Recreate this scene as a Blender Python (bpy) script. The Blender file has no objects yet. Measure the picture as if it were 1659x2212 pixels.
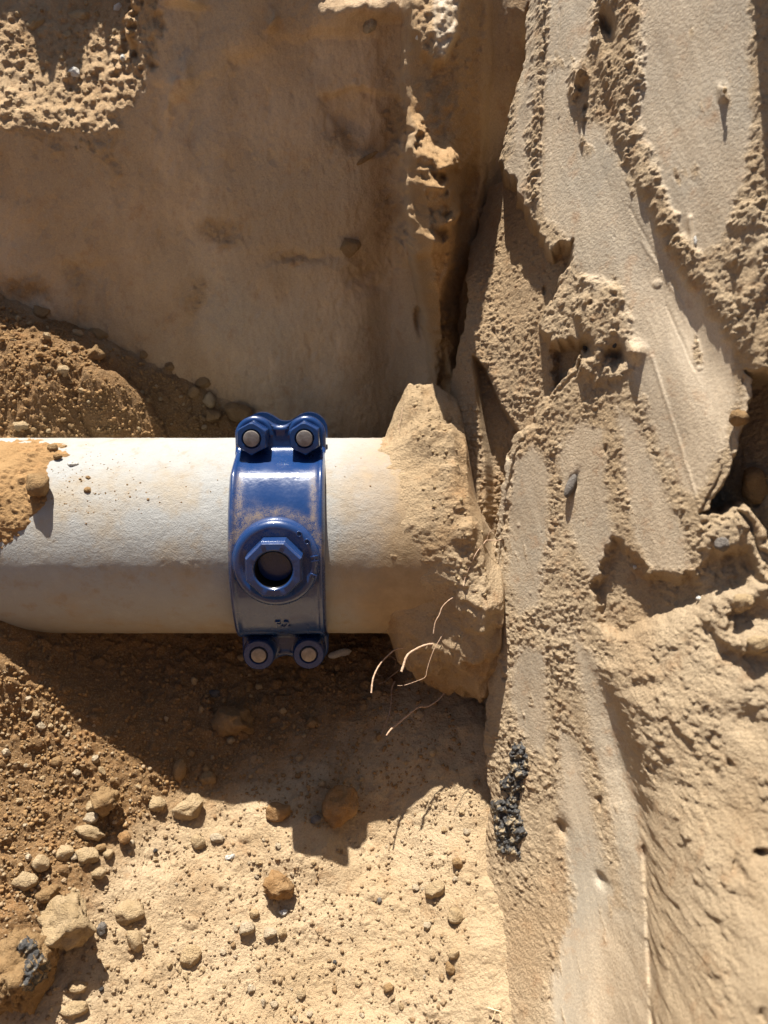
import bpy, math, random
import numpy as np
from mathutils import Vector, Matrix

SC = bpy.context.scene
COL = SC.collection
rng = np.random.default_rng(11)
random.seed(5)

# ------------------------------------------------------------------ camera, sky, sun, exposure
PITCH = math.radians(52)
FPX = 1671.0                                   # focal length in units of the 1659 x 2212 photograph
CAM = np.array([.096, -.414, .564])
FW = np.array([0, math.cos(PITCH), -math.sin(PITCH)])
UP = np.array([0, math.sin(PITCH), math.cos(PITCH)])
AX = np.array([1.0, 0, 0])
cd = bpy.data.cameras.new('camera')
cam = bpy.data.objects.new('camera', cd); COL.objects.link(cam)
cam.location = CAM; cam.rotation_euler = (math.radians(90) - PITCH, 0, 0)
cd.sensor_fit = 'VERTICAL'; cd.sensor_height = 34.6
cd.lens = 34.6 * FPX / 2212
cd.clip_start = .01; cd.clip_end = 200
cd.dof.use_dof = True; cd.dof.focus_distance = .62; cd.dof.aperture_fstop = 7.0
SC.camera = cam

SUN = np.array([-.12, .60, .79]); SUN /= np.linalg.norm(SUN)
w = bpy.data.worlds.new('World'); SC.world = w; w.use_nodes = True
nt = w.node_tree; bg = nt.nodes['Background']
sky = nt.nodes.new('ShaderNodeTexSky'); sky.sky_type = 'NISHITA'; sky.sun_disc = False
sky.sun_elevation = math.asin(SUN[2]); sky.sun_rotation = math.atan2(SUN[0], SUN[1])
sky.air_density = 1.0; sky.dust_density = 1.5; sky.ozone_density = 1.0
nt.links.new(sky.outputs[0], bg.inputs[0]); bg.inputs[1].default_value = .05
ld = bpy.data.lights.new('sun', 'SUN'); ld.energy = 5.0; ld.angle = math.radians(.53); ld.color = (1, .955, .88)
sun = bpy.data.objects.new('sun', ld); COL.objects.link(sun)
sun.rotation_euler = Vector(SUN).to_track_quat('Z', 'Y').to_euler()
sun.location = (0, 0, 4)
vs = SC.view_settings; vs.view_transform = 'Standard'; vs.look = 'None'; vs.gamma = 1; vs.exposure = 1.1
SC.cycles.use_denoising = True
SC.cycles.diffuse_bounces = 5

# ------------------------------------------------------------------ projection helpers (photograph units)
def ray(px, py):
    px = np.asarray(px, float); py = np.asarray(py, float)
    return FW + ((px - 829.5) / FPX)[..., None] * AX - ((py - 1106) / FPX)[..., None] * UP
def topx(P):
    r = P - CAM; z = np.maximum(r @ FW, .02)
    return 829.5 + FPX * (r @ AX) / z, 1106 - FPX * (r @ UP) / z

# ------------------------------------------------------------------ numpy noise
def hsh(ix, iy, s):
    a = (ix * 374761393 + iy * 668265263 + s * 974634777) & 0xFFFFFFFF
    a = ((a ^ (a >> 13)) * 1274126177) & 0xFFFFFFFF
    a ^= a >> 16
    a = (a * 2246822519 >> 3) & 0xFFFFFFFF if False else a
    return a
_g = np.stack([np.cos(np.arange(16) * math.pi / 8), np.sin(np.arange(16) * math.pi / 8)], 1)
def perlin(x, y, s=0):
    x = np.asarray(x, float); y = np.asarray(y, float)
    fx = np.floor(x); fy = np.floor(y)
    ix = fx.astype(np.int64); iy = fy.astype(np.int64)
    dx = x - fx; dy = y - fy
    ux = dx * dx * dx * (dx * (dx * 6 - 15) + 10); uy = dy * dy * dy * (dy * (dy * 6 - 15) + 10)
    def c(i, j):
        g = _g[(hsh(ix + i, iy + j, s) >> 5) & 15]
        return g[..., 0] * (dx - i) + g[..., 1] * (dy - j)
    a = c(0, 0); b = c(1, 0); d = c(0, 1); e = c(1, 1)
    a = a + ux * (b - a); d = d + ux * (e - d)
    return (a + uy * (d - a)) * 1.5
def fbm(x, y, octv=4, s=0, gain=.5):
    h = 0; a = 1.0; n = 0
    for o in range(octv):
        h = h + a * perlin(x + 13.7 * o, y - 7.3 * o, s + o * 17); n += a; a *= gain
        x = x * 1.97 + y * .21; y = y * 1.97 - x * .05
    return h / n
def domes(x, y, s=0, dens=.8, rmin=.15, rmax=.46, flat=1.0):
    """rounded lumps of random size scattered on a jittered grid, height in cell units"""
    ix = np.floor(x - .5).astype(np.int64); iy = np.floor(y - .5).astype(np.int64)
    h = np.zeros(np.shape(x))
    for i in (0, 1):
        for j in (0, 1):
            k = hsh(ix + i, iy + j, s)
            r1 = (k & 255) / 255.; r2 = ((k >> 8) & 255) / 255.; r3 = ((k >> 16) & 255) / 255.; r4 = ((k >> 24) & 255) / 255.
            cx = ix + i + .25 + .5 * r1 - x; cy = iy + j + .25 + .5 * r2 - y
            rad = np.where(r4 < dens, rmin + (rmax - rmin) * r3 * r3, 0)
            # a little elongation and a flattened top per lump
            e = 1 + .6 * (r4 - .5)
            d2 = cx * cx * e + cy * cy / e + .5 * (r1 - .5) * cx * cy
            h = np.maximum(h, np.sqrt(np.maximum(rad * rad - d2, 0)) * flat)
    return h
def crumbs(x, y, sc, s=0, lev=3, dens=.75):
    """packed crumbly soil: lumps of several sizes, metres"""
    wx = x + .25 * sc * fbm(x / sc * 1.3, y / sc * 1.3, 2, s + 91); wy = y + .25 * sc * fbm(x / sc * 1.3, y / sc * 1.3, 2, s + 57)
    h = 0
    for l in range(lev):
        h = np.maximum(h, domes(wx / sc + l * 3.1, wy / sc, s + l, dens) * sc) if l == 0 else h + .75 * domes(wx / sc + l * 3.1, wy / sc, s + l, .85) * sc
        sc = sc * .52
    return h
def sst(a, b, x):
    t = np.clip((x - a) / (b - a), 0, 1); return t * t * (3 - 2 * t)
def polysd(px, py, poly, margin=140):
    """signed distance to a polygon (positive inside), photograph units, clipped at -margin"""
    poly = np.array(poly, float)
    out = np.full(px.shape, -float(margin))
    m = (px > poly[:, 0].min() - margin) & (px < poly[:, 0].max() + margin) & (py > poly[:, 1].min() - margin) & (py < poly[:, 1].max() + margin)
    x = px[m]; y = py[m]
    if x.size == 0: return out
    d = np.full(x.shape, 1e12); ins = np.zeros(x.shape, bool)
    for (x0, y0), (x1, y1) in zip(poly, np.roll(poly, -1, 0)):
        ex = x1 - x0; ey = y1 - y0; L = ex * ex + ey * ey + 1e-9
        t = np.clip(((x - x0) * ex + (y - y0) * ey) / L, 0, 1)
        d = np.minimum(d, (x - x0 - t * ex) ** 2 + (y - y0 - t * ey) ** 2)
        c = (y0 > y) != (y1 > y)
        ins ^= c & (x < (x1 - x0) * (y - y0) / (y1 - y0 + (1e-9 if y1 == y0 else 0)) + x0)
    d = np.sqrt(d)
    out[m] = np.where(ins, d, -d)
    return out
def pm(px, py, poly, a=-4, b=4, margin=140):
    return sst(a, b, polysd(px, py, poly, margin))
def blob(px, py, cx, cy, rx, ry, ang=0):
    c, s_ = math.cos(math.radians(ang)), math.sin(math.radians(ang))
    x = (px - cx) * c + (py - cy) * s_; y = -(px - cx) * s_ + (py - cy) * c
    return np.exp(-((x / rx) ** 2 + (y / ry) ** 2))
def axis(lo, hi, step, outlo, outhi, grow=1.12):
    mid = np.arange(lo, hi + step * .5, step); a = []; p = lo; d = step
    while p > outlo: d *= grow; p -= d; a.append(p)
    b = []; p = mid[-1]; d = step
    while p < outhi: d *= grow; p += d; b.append(p)
    return np.concatenate([a[::-1], mid, b])

# ------------------------------------------------------------------ mesh helpers
def link(name, me, mat=None, parent=None):
    o = bpy.data.objects.new(name, me); COL.objects.link(o)
    if mat is not None: me.materials.append(mat)
    if parent is not None: o.parent = parent
    return o
def rawmesh(name, V, Q, smooth=True):
    """V (n,3), Q (m,k) index array"""
    me = bpy.data.meshes.new(name)
    V = np.ascontiguousarray(V, dtype=np.float32); Q = np.ascontiguousarray(Q, dtype=np.int32); k = Q.shape[1]
    me.vertices.add(len(V)); me.vertices.foreach_set('co', V.ravel())
    me.loops.add(Q.size); me.loops.foreach_set('vertex_index', Q.ravel())
    me.polygons.add(len(Q)); me.polygons.foreach_set('loop_start', np.arange(0, Q.size, k, dtype=np.int32))
    me.polygons.foreach_set('use_smooth', np.full(len(Q), smooth))
    me.update(calc_edges=True); me.validate()
    return me
def gridq(nv, nu, wrapu=False):
    i = np.arange(nv * nu).reshape(nv, nu)
    if wrapu: i = np.concatenate([i, i[:, :1]], 1)
    return np.stack([i[:-1, :-1], i[:-1, 1:], i[1:, 1:], i[1:, :-1]], -1).reshape(-1, 4)
def sheet(name, P, mat, mask=None, flip=False, wrapu=False, parent=None):
    nv, nu = P.shape[:2]; Q = gridq(nv, nu, wrapu)
    if flip: Q = Q[:, ::-1]
    me = rawmesh(name, P.reshape(-1, 3), Q)
    if mask is not None:
        at = me.color_attributes.new('mask', 'FLOAT_COLOR', 'POINT')
        c = np.ones((nv * nu, 4), np.float32); c[:, :mask.shape[-1]] = mask.reshape(-1, mask.shape[-1])
        at.data.foreach_set('color', c.ravel())
    return link(name, me, mat, parent)
def tag(o, label=None, cat=None, group=None, kind=None):
    for k, v in (('label', label), ('category', cat), ('group', group), ('kind', kind)):
        if v: o[k] = v
    return o

# ------------------------------------------------------------------ materials
def newmat(name):
    m = bpy.data.materials.new(name); m.use_nodes = True
    return m, m.node_tree, m.node_tree.nodes['Principled BSDF']
class NG:
    def __init__(s, t): s.t = t
    def n(s, typ, **kw):
        x = s.t.nodes.new(typ)
        for k, v in kw.items(): setattr(x, k, v)
        return x
    def l(s, a, b): s.t.links.new(a, b)
    def noise(s, co, scale, det=4, rough=.55, dist=0):
        x = s.n('ShaderNodeTexNoise'); x.inputs['Scale'].default_value = scale; x.inputs['Detail'].default_value = det
        x.inputs['Roughness'].default_value = rough; x.inputs['Distortion'].default_value = dist; s.l(co, x.inputs['Vector']); return x.outputs['Fac']
    def ramp(s, f, a, b):
        x = s.n('ShaderNodeMapRange'); x.inputs[1].default_value = a; x.inputs[2].default_value = b; s.l(f, x.inputs[0]); return x.outputs[0]
    def mix(s, f, a, b, mode='MIX'):
        x = s.n('ShaderNodeMix', data_type='RGBA', blend_type=mode)
        if hasattr(f, 'is_output'): s.l(f, x.inputs[0])
        else: x.inputs[0].default_value = f
        for v, i in ((a, 6), (b, 7)):
            if hasattr(v, 'is_output'): s.l(v, x.inputs[i])
            else: x.inputs[i].default_value = (*v, 1)
        return x.outputs[2]
    def math(s, op, a, b=None):
        x = s.n('ShaderNodeMath', operation=op)
        for v, i in ((a, 0), (b, 1)):
            if v is None: continue
            if hasattr(v, 'is_output'): s.l(v, x.inputs[i])
            else: x.inputs[i].default_value = v
        return x.outputs[0]
    def bump(s, h, dist, strength=1.0, prev=None):
        x = s.n('ShaderNodeBump'); x.inputs['Strength'].default_value = strength; x.inputs['Distance'].default_value = dist
        s.l(h, x.inputs['Height'])
        if prev is not None: s.l(prev, x.inputs['Normal'])
        return x.outputs[0]
TAN = (.41, .28, .145); PALE = (.50, .36, .21); BROWN = (.29, .165, .068); RUST = (.33, .16, .058); GREY = (.34, .28, .21)
def soil(name, base=TAN, alt=PALE, loose=BROWN, scraped=GREY, streak=(1, 1, 1), bumpd=.0012, grain=700):
    """mask.r = loose brown soil (on the floor also painted shade), mask.g = scraped smear, mask.b = dark staining"""
    m, t, p = newmat(name); g = NG(t)
    co = g.n('ShaderNodeTexCoord').outputs['Object']
    at = g.n('ShaderNodeVertexColor', layer_name='mask'); sp = g.n('ShaderNodeSeparateColor'); g.l(at.outputs[0], sp.inputs[0])
    big = g.noise(co, 9, 5, .6); mid = g.noise(co, 55, 5, .65); fine = g.noise(co, grain, 3, .7)
    c = g.mix(g.ramp(big, .38, .64), base, alt)
    c = g.mix(sp.outputs[0], c, g.mix(g.ramp(mid, .35, .7), loose, tuple(min(1, v * 1.28) for v in loose)))
    mp = g.n('ShaderNodeMapping'); mp.inputs['Scale'].default_value = streak; g.l(co, mp.inputs[0])
    st = g.noise(mp.outputs[0], 46, 5, .62)
    sc_ = g.mix(g.ramp(st, .36, .64), tuple(v * .86 for v in scraped), tuple(v * 1.2 for v in scraped))
    sc_ = g.mix(g.ramp(big, .45, .62), sc_, tuple(v * k for v, k in zip(scraped, (.80, .86, .93))))
    c = g.mix(sp.outputs[1], c, sc_)
    # mottling: darker damp flecks and paler dust
    c = g.mix(g.ramp(mid, .56, .74), c, g.mix(.5, c, RUST))
    c = g.mix(g.math('MULTIPLY', g.ramp(fine, .52, .75), .45), c, tuple(min(1, v * 1.25) for v in alt))
    c = g.mix(g.math('MULTIPLY', g.ramp(fine, .46, .25), .35), c, (.17, .10, .045))
    c = g.mix(sp.outputs[2], c, (.05, .042, .036))
    g.l(c, p.inputs['Base Color']); g.l(g.math('SUBTRACT', .93, g.math('MULTIPLY', sp.outputs[1], .42)), p.inputs['Roughness']); p.inputs['Specular IOR Level'].default_value = .3
    f2 = g.noise(co, grain * 1.6, 4, .75)
    vo = g.n('ShaderNodeTexVoronoi'); vo.inputs['Scale'].default_value = grain * .62; g.l(co, vo.inputs['Vector'])
    h = g.math('ADD', f2, g.math('MULTIPLY', vo.outputs['Distance'], -.5))
    sm = g.math('SUBTRACT', 1, g.math('MULTIPLY', sp.outputs[1], .94))
    g.l(g.bump(g.math('MULTIPLY', h, sm), bumpd), p.inputs['Normal'])
    return m
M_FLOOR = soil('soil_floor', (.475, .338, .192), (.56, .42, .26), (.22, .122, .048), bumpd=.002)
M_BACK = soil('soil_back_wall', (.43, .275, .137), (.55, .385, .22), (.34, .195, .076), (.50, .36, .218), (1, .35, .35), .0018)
M_SLAB = soil('soil_cut_wall', (.455, .33, .196), (.53, .405, .262), BROWN, (.40, .322, .228), (1.5, .25, .25), .0022)
M_BANK = soil('soil_bank', (.42, .298, .170), (.49, .362, .222), bumpd=.002)
M_NEAR_DARK = soil('soil_near_dark', (.13, .075, .035), (.16, .095, .045), (.11, .06, .026))  # unseen near wall, coloured dark to block sky and cut bounced light
M_LOOSE = soil('soil_loose', (.33, .195, .08), (.39, .245, .112))
def stone_mat(name, a, b, grain=300):
    m, t, p = newmat(name); g = NG(t)
    co = g.n('ShaderNodeNewGeometry').outputs['Position']; oi = g.n('ShaderNodeObjectInfo').outputs['Random']
    n1 = g.noise(co, 60, 5, .6); n2 = g.noise(co, grain, 4, .7)
    c = g.mix(g.ramp(n1, .35, .68), a, b)
    c = g.mix(g.math('MULTIPLY', oi, .3), c, tuple(v * .72 for v in a))
    c = g.mix(g.math('MULTIPLY', g.ramp(n2, .5, .75), .5), c, tuple(min(1, v * 1.2) for v in b))
    g.l(c, p.inputs['Base Color']); p.inputs['Roughness'].default_value = .9; p.inputs['Specular IOR Level'].default_value = .25
    g.l(g.bump(g.math('ADD', g.math('ADD', n2, g.noise(co, 900, 3, .7)), g.noise(co, 130, 4, .6)), .0028), p.inputs['Normal'])
    return m
S_TAN = stone_mat('stone_tan', (.45, .315, .165), (.54, .40, .235))
S_BROWN = stone_mat('stone_brown', (.31, .185, .08), (.40, .26, .125))
S_RUST = stone_mat('stone_rust', (.35, .185, .068), (.43, .27, .13))
S_PALE = stone_mat('stone_pale', (.48, .37, .235), (.57, .46, .32))
S_WHITE = stone_mat('stone_white', (.74, .70, .62), (.82, .79, .72))
S_GREY = stone_mat('stone_grey', (.16, .14, .12), (.24, .21, .18))
S_DARK = stone_mat('stone_dark', (.05, .045, .042), (.10, .09, .08))

# ------------------------------------------------------------------ generic relief sheet
def plane3(a, b, c):
    n = np.cross(b - a, c - a); return a, n / np.linalg.norm(n)
def pxt(px, py, t): return CAM + t * ray(px, py)

# ================================================================== BACK WALL OF THE TRENCH
WN = np.array([0, -math.sin(math.radians(64.5)), math.cos(math.radians(64.5))]); WA = np.array([0, .172, 0])
def wall_pt(px, py):
    d = ray(px, py); t = ((WA - CAM) @ WN) / (d @ WN); return CAM + t * d
LEDGE = [(-700, -500), (342, -500), (338, 0), (322, 70), (318, 110), (290, 165), (262, 215), (240, 250), (232, 300), (250, 350), (200, 362), (150, 280), (112, 290), (100, 328), (88, 285), (60, 290), (0, 268), (-120, 240), (-700, 230)]
RIB = [(868, -300), (1062, -300), (1056, 150), (1050, 300), (1042, 440), (1020, 540), (990, 640), (985, 760), (980, 905), (952, 892), (930, 800), (915, 690), (893, 610), (884, 520), (876, 420), (880, 300), (872, 180)]
def back_macro(px, py, x, z):
    jx = 14 * fbm(x * 60, z * 60, 3, 3); jy = 14 * fbm(x * 60, z * 60, 3, 4)
    h = .006 * fbm(x * 7, z * 7, 3, 1)
    h = h - .9 * np.logaddexp(0, (z - .385 + .054 * sst(.0, .07, x + .02 * fbm(z * 40, x * 40, 3, 9)) - .02 * fbm(x * 12, x * 0, 2, 8)) / .008) * .008      # top leans back above the frame
    led = polysd(px + jx * 2.4 - 22 + 8 * fbm(x * 200, z * 200, 2, 5), py + jy * 3 - 16 + 8 * fbm(x * 200, z * 200, 2, 6), LEDGE, 120)
    lm = sst(-5, 12, led)
    h = h + sst(-5, 85, led) * (-.120 + .134 * np.clip((py + 190) / 540, -2.5, 1) + .002)
    # slabs of soil fallen away from the face
    f1 = [(340, 190), (420, 175), (490, 160), (520, 120), (600, 95), (690, 62), (720, -300), (1000, -300), (900, 330), (850, 420), (700, 420), (560, 385), (345, 360)]
    h = h - .003 * pm(px + jx * 1.5, py + jy * 1.5, f1, -12, 16) * sst(330, 150, py) - .0012 * pm(px + jx * 2, py + jy * 2, f1, -30, 30)
    f2 = [(690, 215), (790, 190), (890, 225), (880, 290), (830, 330), (760, 330)]
    h = h - .005 * pm(px + jx, py + jy, f2, -10, 8)
    h = h + .006 * pm(px + jx, py + jy, [(470, -200), (600, -200), (592, 40), (575, 90), (520, 130), (480, 110)], -30, 50)
    # lit lumps along the broken top edge
    for (cx, cy, rx, ry, a) in ((395, -12, 30, 26, .016), (420, 8, 20, 14, .010), (588, 48, 10, 26, .012), (800, 12, 70, 34, .016), (735, 40, 60, 40, .012)):
        h = h + a * blob(px + jx, py + jy, cx, cy, rx, ry) * sst(1.3, .4, (py - cy) / ry)
    for (cx, cy, rx, ry, a) in ((395, 160, 18, 40, .008), (375, 195, 16, 22, .008), (360, 230, 8, 30, .004)):
        h = h + a * blob(px + jx, py + jy, cx, cy, rx, ry)
    # corner recess beside the rib, then the rib
    h = h - .030 * blob(px, py, 850, 650, 60, 260) - .012 * blob(px, py, 845, 250, 40, 300)
    rs = polysd(px + jx * .7, py + jy * .3, RIB, 120)
    h = h + np.sqrt(np.clip((rs + 4) / 46., 0, 1)) * (.024 + .014 * sst(1040, 980, px) + .046 * sst(110, 500, py) * sst(800, 560, py) * sst(1020, 960, px))
    h = h + .010 * fbm(x * 25, z * 18, 3, 12) * sst(0, 30, rs)
    tg = pm(px + jx * .4, py + jy * .4, [(868, -200), (1004, -200), (1000, 0), (992, 70), (958, 140), (935, 146), (905, 118), (884, 60)], -5, 8)
    h = h + tg * (-.010 + .030 * sst(-140, 135, py))
    # clods stuck to the rib
    kx = 10 * fbm(x * 170, z * 170, 3, 51); ky = 10 * fbm(x * 170, z * 170, 3, 52)
    for (cx, cy, rx, ry, a) in ((893, 300, 22, 40, .016), (905, 345, 26, 26, .016), (960, 352, 34, 30, .020), (925, 395, 36, 30, .020), (948, 428, 30, 26, .015), (968, 470, 30, 26, .018), (905, 480, 30, 50, .015), (935, 520, 34, 34, .018), (900, 540, 24, 30, .014)):
        h = h + 2.1 * a * blob(px + jx * 1.8 + kx, py + jy * 1.8 + ky, cx, cy, rx, ry) * sst(1.4, .3, (py + jy * 1.2 - cy) / ry)
    # gap between rib and cut wall, holes at the base of the rib
    h = h - .012 * pm(px, py, [(1062, -300), (1300, -300), (1300, 900), (1000, 900), (1050, 500)], -20, 25)
    h = h - .014 * blob(px + jx, py + jy, 1020, 400, 14, 50, 12) - .012 * blob(px + jx, py + jy * 2, 905, 690, 9, 40) - .02 * blob(px + jx, py, 958, 830, 12, 70)
    # eroded pockets on the face
    for (cx, cy, rx, ry, a) in ((175, 590, 40, 24, .006), (200, 640, 30, 60, .005), (480, 500, 60, 30, .004), (640, 555, 90, 16, .004), (790, 590, 34, 40, .010), (755, 260, 60, 40, .006), (60, 640, 70, 30, .005), (70, 510, 60, 40, .003), (620, 620, 24, 40, .003), (455, 660, 30, 46, .0025)):
        h = h - a * blob(px + jx * 1.5, py + jy * 1.5, cx, cy, rx, ry)
    return h, lm, rs
def build_back():
    D = np.array([0, -.874, .486]); V = np.array([0, .486, .874])
    a = axis(-.335, .235, .00105, -1.3, .75); b = axis(-.06, .43, .00115, -.45, 1.0)
    A, B = np.meshgrid(a, b)
    q = A[..., None] * AX + B[..., None] * V
    lam = ((WA @ WN) - q @ WN) / (D @ WN)
    base = q + lam[..., None] * D
    h = np.zeros(A.shape)
    for it in range(2):
        P = base + np.clip(h, -.08, .08)[..., None] * D
        px, py = topx(P); px = np.where(np.abs(px) > 4000, 4000, px)
        h, lm, rs = back_macro(px, py, A, base[..., 2])
    er = np.zeros(A.shape)
    for (cx, cy, rx, ry) in ((175, 600, 36, 40), (480, 500, 66, 36), (790, 575, 50, 44), (850, 260, 26, 150), (60, 620, 60, 34), (640, 560, 80, 14), (735, 300, 40, 50), (830, 470, 30, 90), (420, 640, 30, 60)): er = np.maximum(er, blob(px + 30 * fbm(A * 40, B * 40, 3, 45), py + 30 * fbm(A * 40, B * 40, 3, 46), cx, cy, rx, ry))
    rough = np.clip(.75 * sst(.3, .8, er) + lm + .95 * sst(0, 20, rs) + .5 * sst(.25, .5, fbm(A * 14, B * 14, 3, 44)) * sst(640, 860, px), 0, 1)
    vis = (px > -900) & (px < 1350) & (py > -600) & (py < 1300)
    det = np.zeros(A.shape)
    x, y = A[vis], B[vis]; r = rough[vis]
    cr = crumbs(x, y, .0085, 5, 4)
    det[vis] = r * (cr * (.62 - .2 * lm[vis]) + .004 * fbm(x * 120, y * 120, 3, 9)) + .0012 * fbm(x * 210, y * 120, 5, 21) + .0020 * fbm(x * 40, y * 22, 4, 23) - .0014 * (1 - r) * sst(.18, .5, fbm(x * 75, y * 34, 4, 25))
    # bigger clods on the crumbled ledge
    det[vis] += lm[vis] * .55 * domes(x / .022, y / .022, 77, .45, .12, .42) * .022 * sst(.0, .6, fbm(x * 18, y * 18, 2, 66) + .45)
    P = base + (h + det)[..., None] * D
    mask = np.zeros(A.shape + (3,))
    mask[..., 0] = np.clip(.35 * sst(-.1, .5, fbm(A * 9, B * 6, 4, 31)) + .7 * pm(px, py, [(690, 215), (790, 190), (890, 225), (880, 290), (830, 330), (760, 330)], -25, 20) + .3 * lm * sst(0, .4, fbm(A * 20, B * 20, 3, 39)) + .35 * sst(-10, 30, rs), 0, 1)
    mask[..., 1] = np.clip((1 - rough) * (.35 + .5 * sst(-.2, .4, fbm(A * 7, B * 5, 3, 35))) + .9 * tgm(px, py), 0, 1)
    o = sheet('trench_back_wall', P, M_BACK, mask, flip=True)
    return tag(o, kind='structure', label='shaded brown back wall of the trench with crumbled sunlit ledge')
def tgm(px, py): return pm(px, py, [(950, -200), (1004, -200), (1000, 0), (992, 70), (958, 140), (940, 100), (935, 30)], -8, 8)
back = build_back()

# ================================================================== CUT WALL ON THE RIGHT
SA, SN = plane3(pxt(1050, 1660, .635), pxt(1659, 1106, .455), pxt(1150, 0, .618))
if SN @ (CAM - SA) < 0: SN = -SN
SLAB = [(1165, -500), (1140, 0), (1128, 150), (1098, 235), (1088, 300), (1076, 350), (1048, 430), (1022, 520), (1008, 590), (1008, 680), (984, 770), (968, 880), (972, 960), (990, 1080), (1012, 1200), (1035, 1320), (1050, 1400), (1052, 1432), (1046, 1560), (1048, 1650), (1056, 1720), (1042, 1850), (1030, 1960), (1012, 2040), (1000, 2110), (972, 2212), (930, 2500), (900, 3200), (4000, 3200), (4000, -500)]
MID = [(1000, 350), (1075, 352), (1110, 400), (1130, 450), (1160, 505), (1191, 552), (1212, 530), (1236, 518), (1238, 560), (1233, 583), (1209, 630), (1198, 650), (1180, 690), (1172, 716), (1190, 742), (1230, 735), (1266, 740), (1260, 780), (1228, 825), (1201, 846), (1178, 876), (1145, 926), (1121, 952), (1110, 985), (1098, 1050), (1084, 1150), (1078, 1280), (1076, 1400), (900, 1400), (900, 500)]
CREV = [(1022, 770), (1050, 800), (1085, 880), (1130, 945), (1108, 990), (1096, 1050), (1082, 1150), (1076, 1280), (1075, 1385), (1066, 1300), (1053, 1150), (1051, 1002), (1036, 900)]
BLOCK = [(1262, 1395), (1300, 1425), (1360, 1390), (1420, 1345), (1500, 1300), (1600, 1262), (1700, 1250), (3000, 1200), (3000, 3200), (1440, 3200), (1418, 2500), (1408, 2212), (1396, 2000), (1390, 1850), (1376, 1720), (1350, 1620), (1325, 1540), (1290, 1460)]
CAVE = [(1612, 800), (1600, 880), (1578, 950), (1560, 1020), (1535, 1070), (1512, 1110), (1560, 1112), (1590, 1095), (1622, 1130), (1640, 1180), (1700, 1240), (2300, 1240), (2300, 800)]
SIDE = [(1624, -420), (1622, -200), (1628, -40), (1660, -22), (2300, -30), (2300, -420)]
SMOOTH = [  # bucket-scraped faces
    [(1150, -60), (1170, -60), (1150, 430), (1130, 440), (1092, 380), (1108, 300), (1126, 180), (1140, 60)],
    [(1185, -60), (1285, -60), (1275, 90), (1240, 170), (1235, 260), (1300, 270), (1330, 340), (1400, 440), (1450, 530), (1520, 640), (1580, 740), (1596, 860), (1580, 930), (1540, 1010), (1500, 1080), (1455, 1030), (1420, 950), (1380, 850), (1340, 760), (1290, 660), (1245, 560), (1215, 500), (1170, 470), (1160, 420), (1178, 200)],
    [(1390, -60), (1625, -60), (1622, 300), (1600, 420), (1560, 520), (1500, 560), (1440, 480), (1400, 360), (1370, 260), (1370, 120)],
    [(1205, 960), (1255, 905), (1300, 930), (1312, 1040), (1325, 1150), (1300, 1230), (1282, 1262), (1250, 1200), (1225, 1120), (1235, 1080), (1208, 1030)],
    [(1110, 1000), (1150, 960), (1190, 1010), (1180, 1160), (1170, 1300), (1120, 1330), (1095, 1250), (1095, 1100)],
    [(1330, 880), (1370, 900), (1440, 1060), (1480, 1160), (1490, 1230), (1400, 1225), (1370, 1160), (1350, 1040)],
    [(1120, 1395), (1178, 1400), (1182, 1560), (1180, 1640), (1130, 1600), (1100, 1480)],
    [(1240, 1375), (1280, 1420), (1330, 1540), (1372, 1680), (1390, 1830), (1398, 1960), (1350, 1960), (1330, 1800), (1300, 1680), (1270, 1560), (1250, 1460)],
    [(1210, 1560), (1260, 1640), (1290, 1800), (1330, 1950), (1400, 1960), (1410, 2300), (1200, 2300), (1190, 2100), (1240, 1950), (1210, 1760)],
]
ROUGH = [  # crumbly bands standing proud of the scraped faces
    ([(1300, -40), (1380, -40), (1385, 150), (1375, 260), (1420, 380), (1470, 500), (1530, 590), (1600, 680), (1640, 760), (1612, 790), (1560, 700), (1490, 610), (1440, 520), (1400, 440), (1360, 360), (1330, 260), (1300, 160), (1285, 60)], .005),
    ([(1158, -40), (1178, -40), (1168, 220), (1160, 420), (1140, 440), (1138, 380), (1150, 200)], .002),
    ([(1238, 140), (1262, 150), (1252, 195), (1232, 212)], .008),
    ([(1255, 600), (1330, 620), (1370, 720), (1360, 800), (1310, 830), (1240, 800), (1265, 740), (1245, 680)], .008),
    ([(1580, 480), (1640, 420), (1670, 640), (1660, 800), (1620, 800), (1600, 700)], .007),
    ([(1590, 1100), (1625, 1150), (1670, 1300), (1670, 1420), (1560, 1400), (1500, 1300), (1520, 1150)], .012),
]
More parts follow.
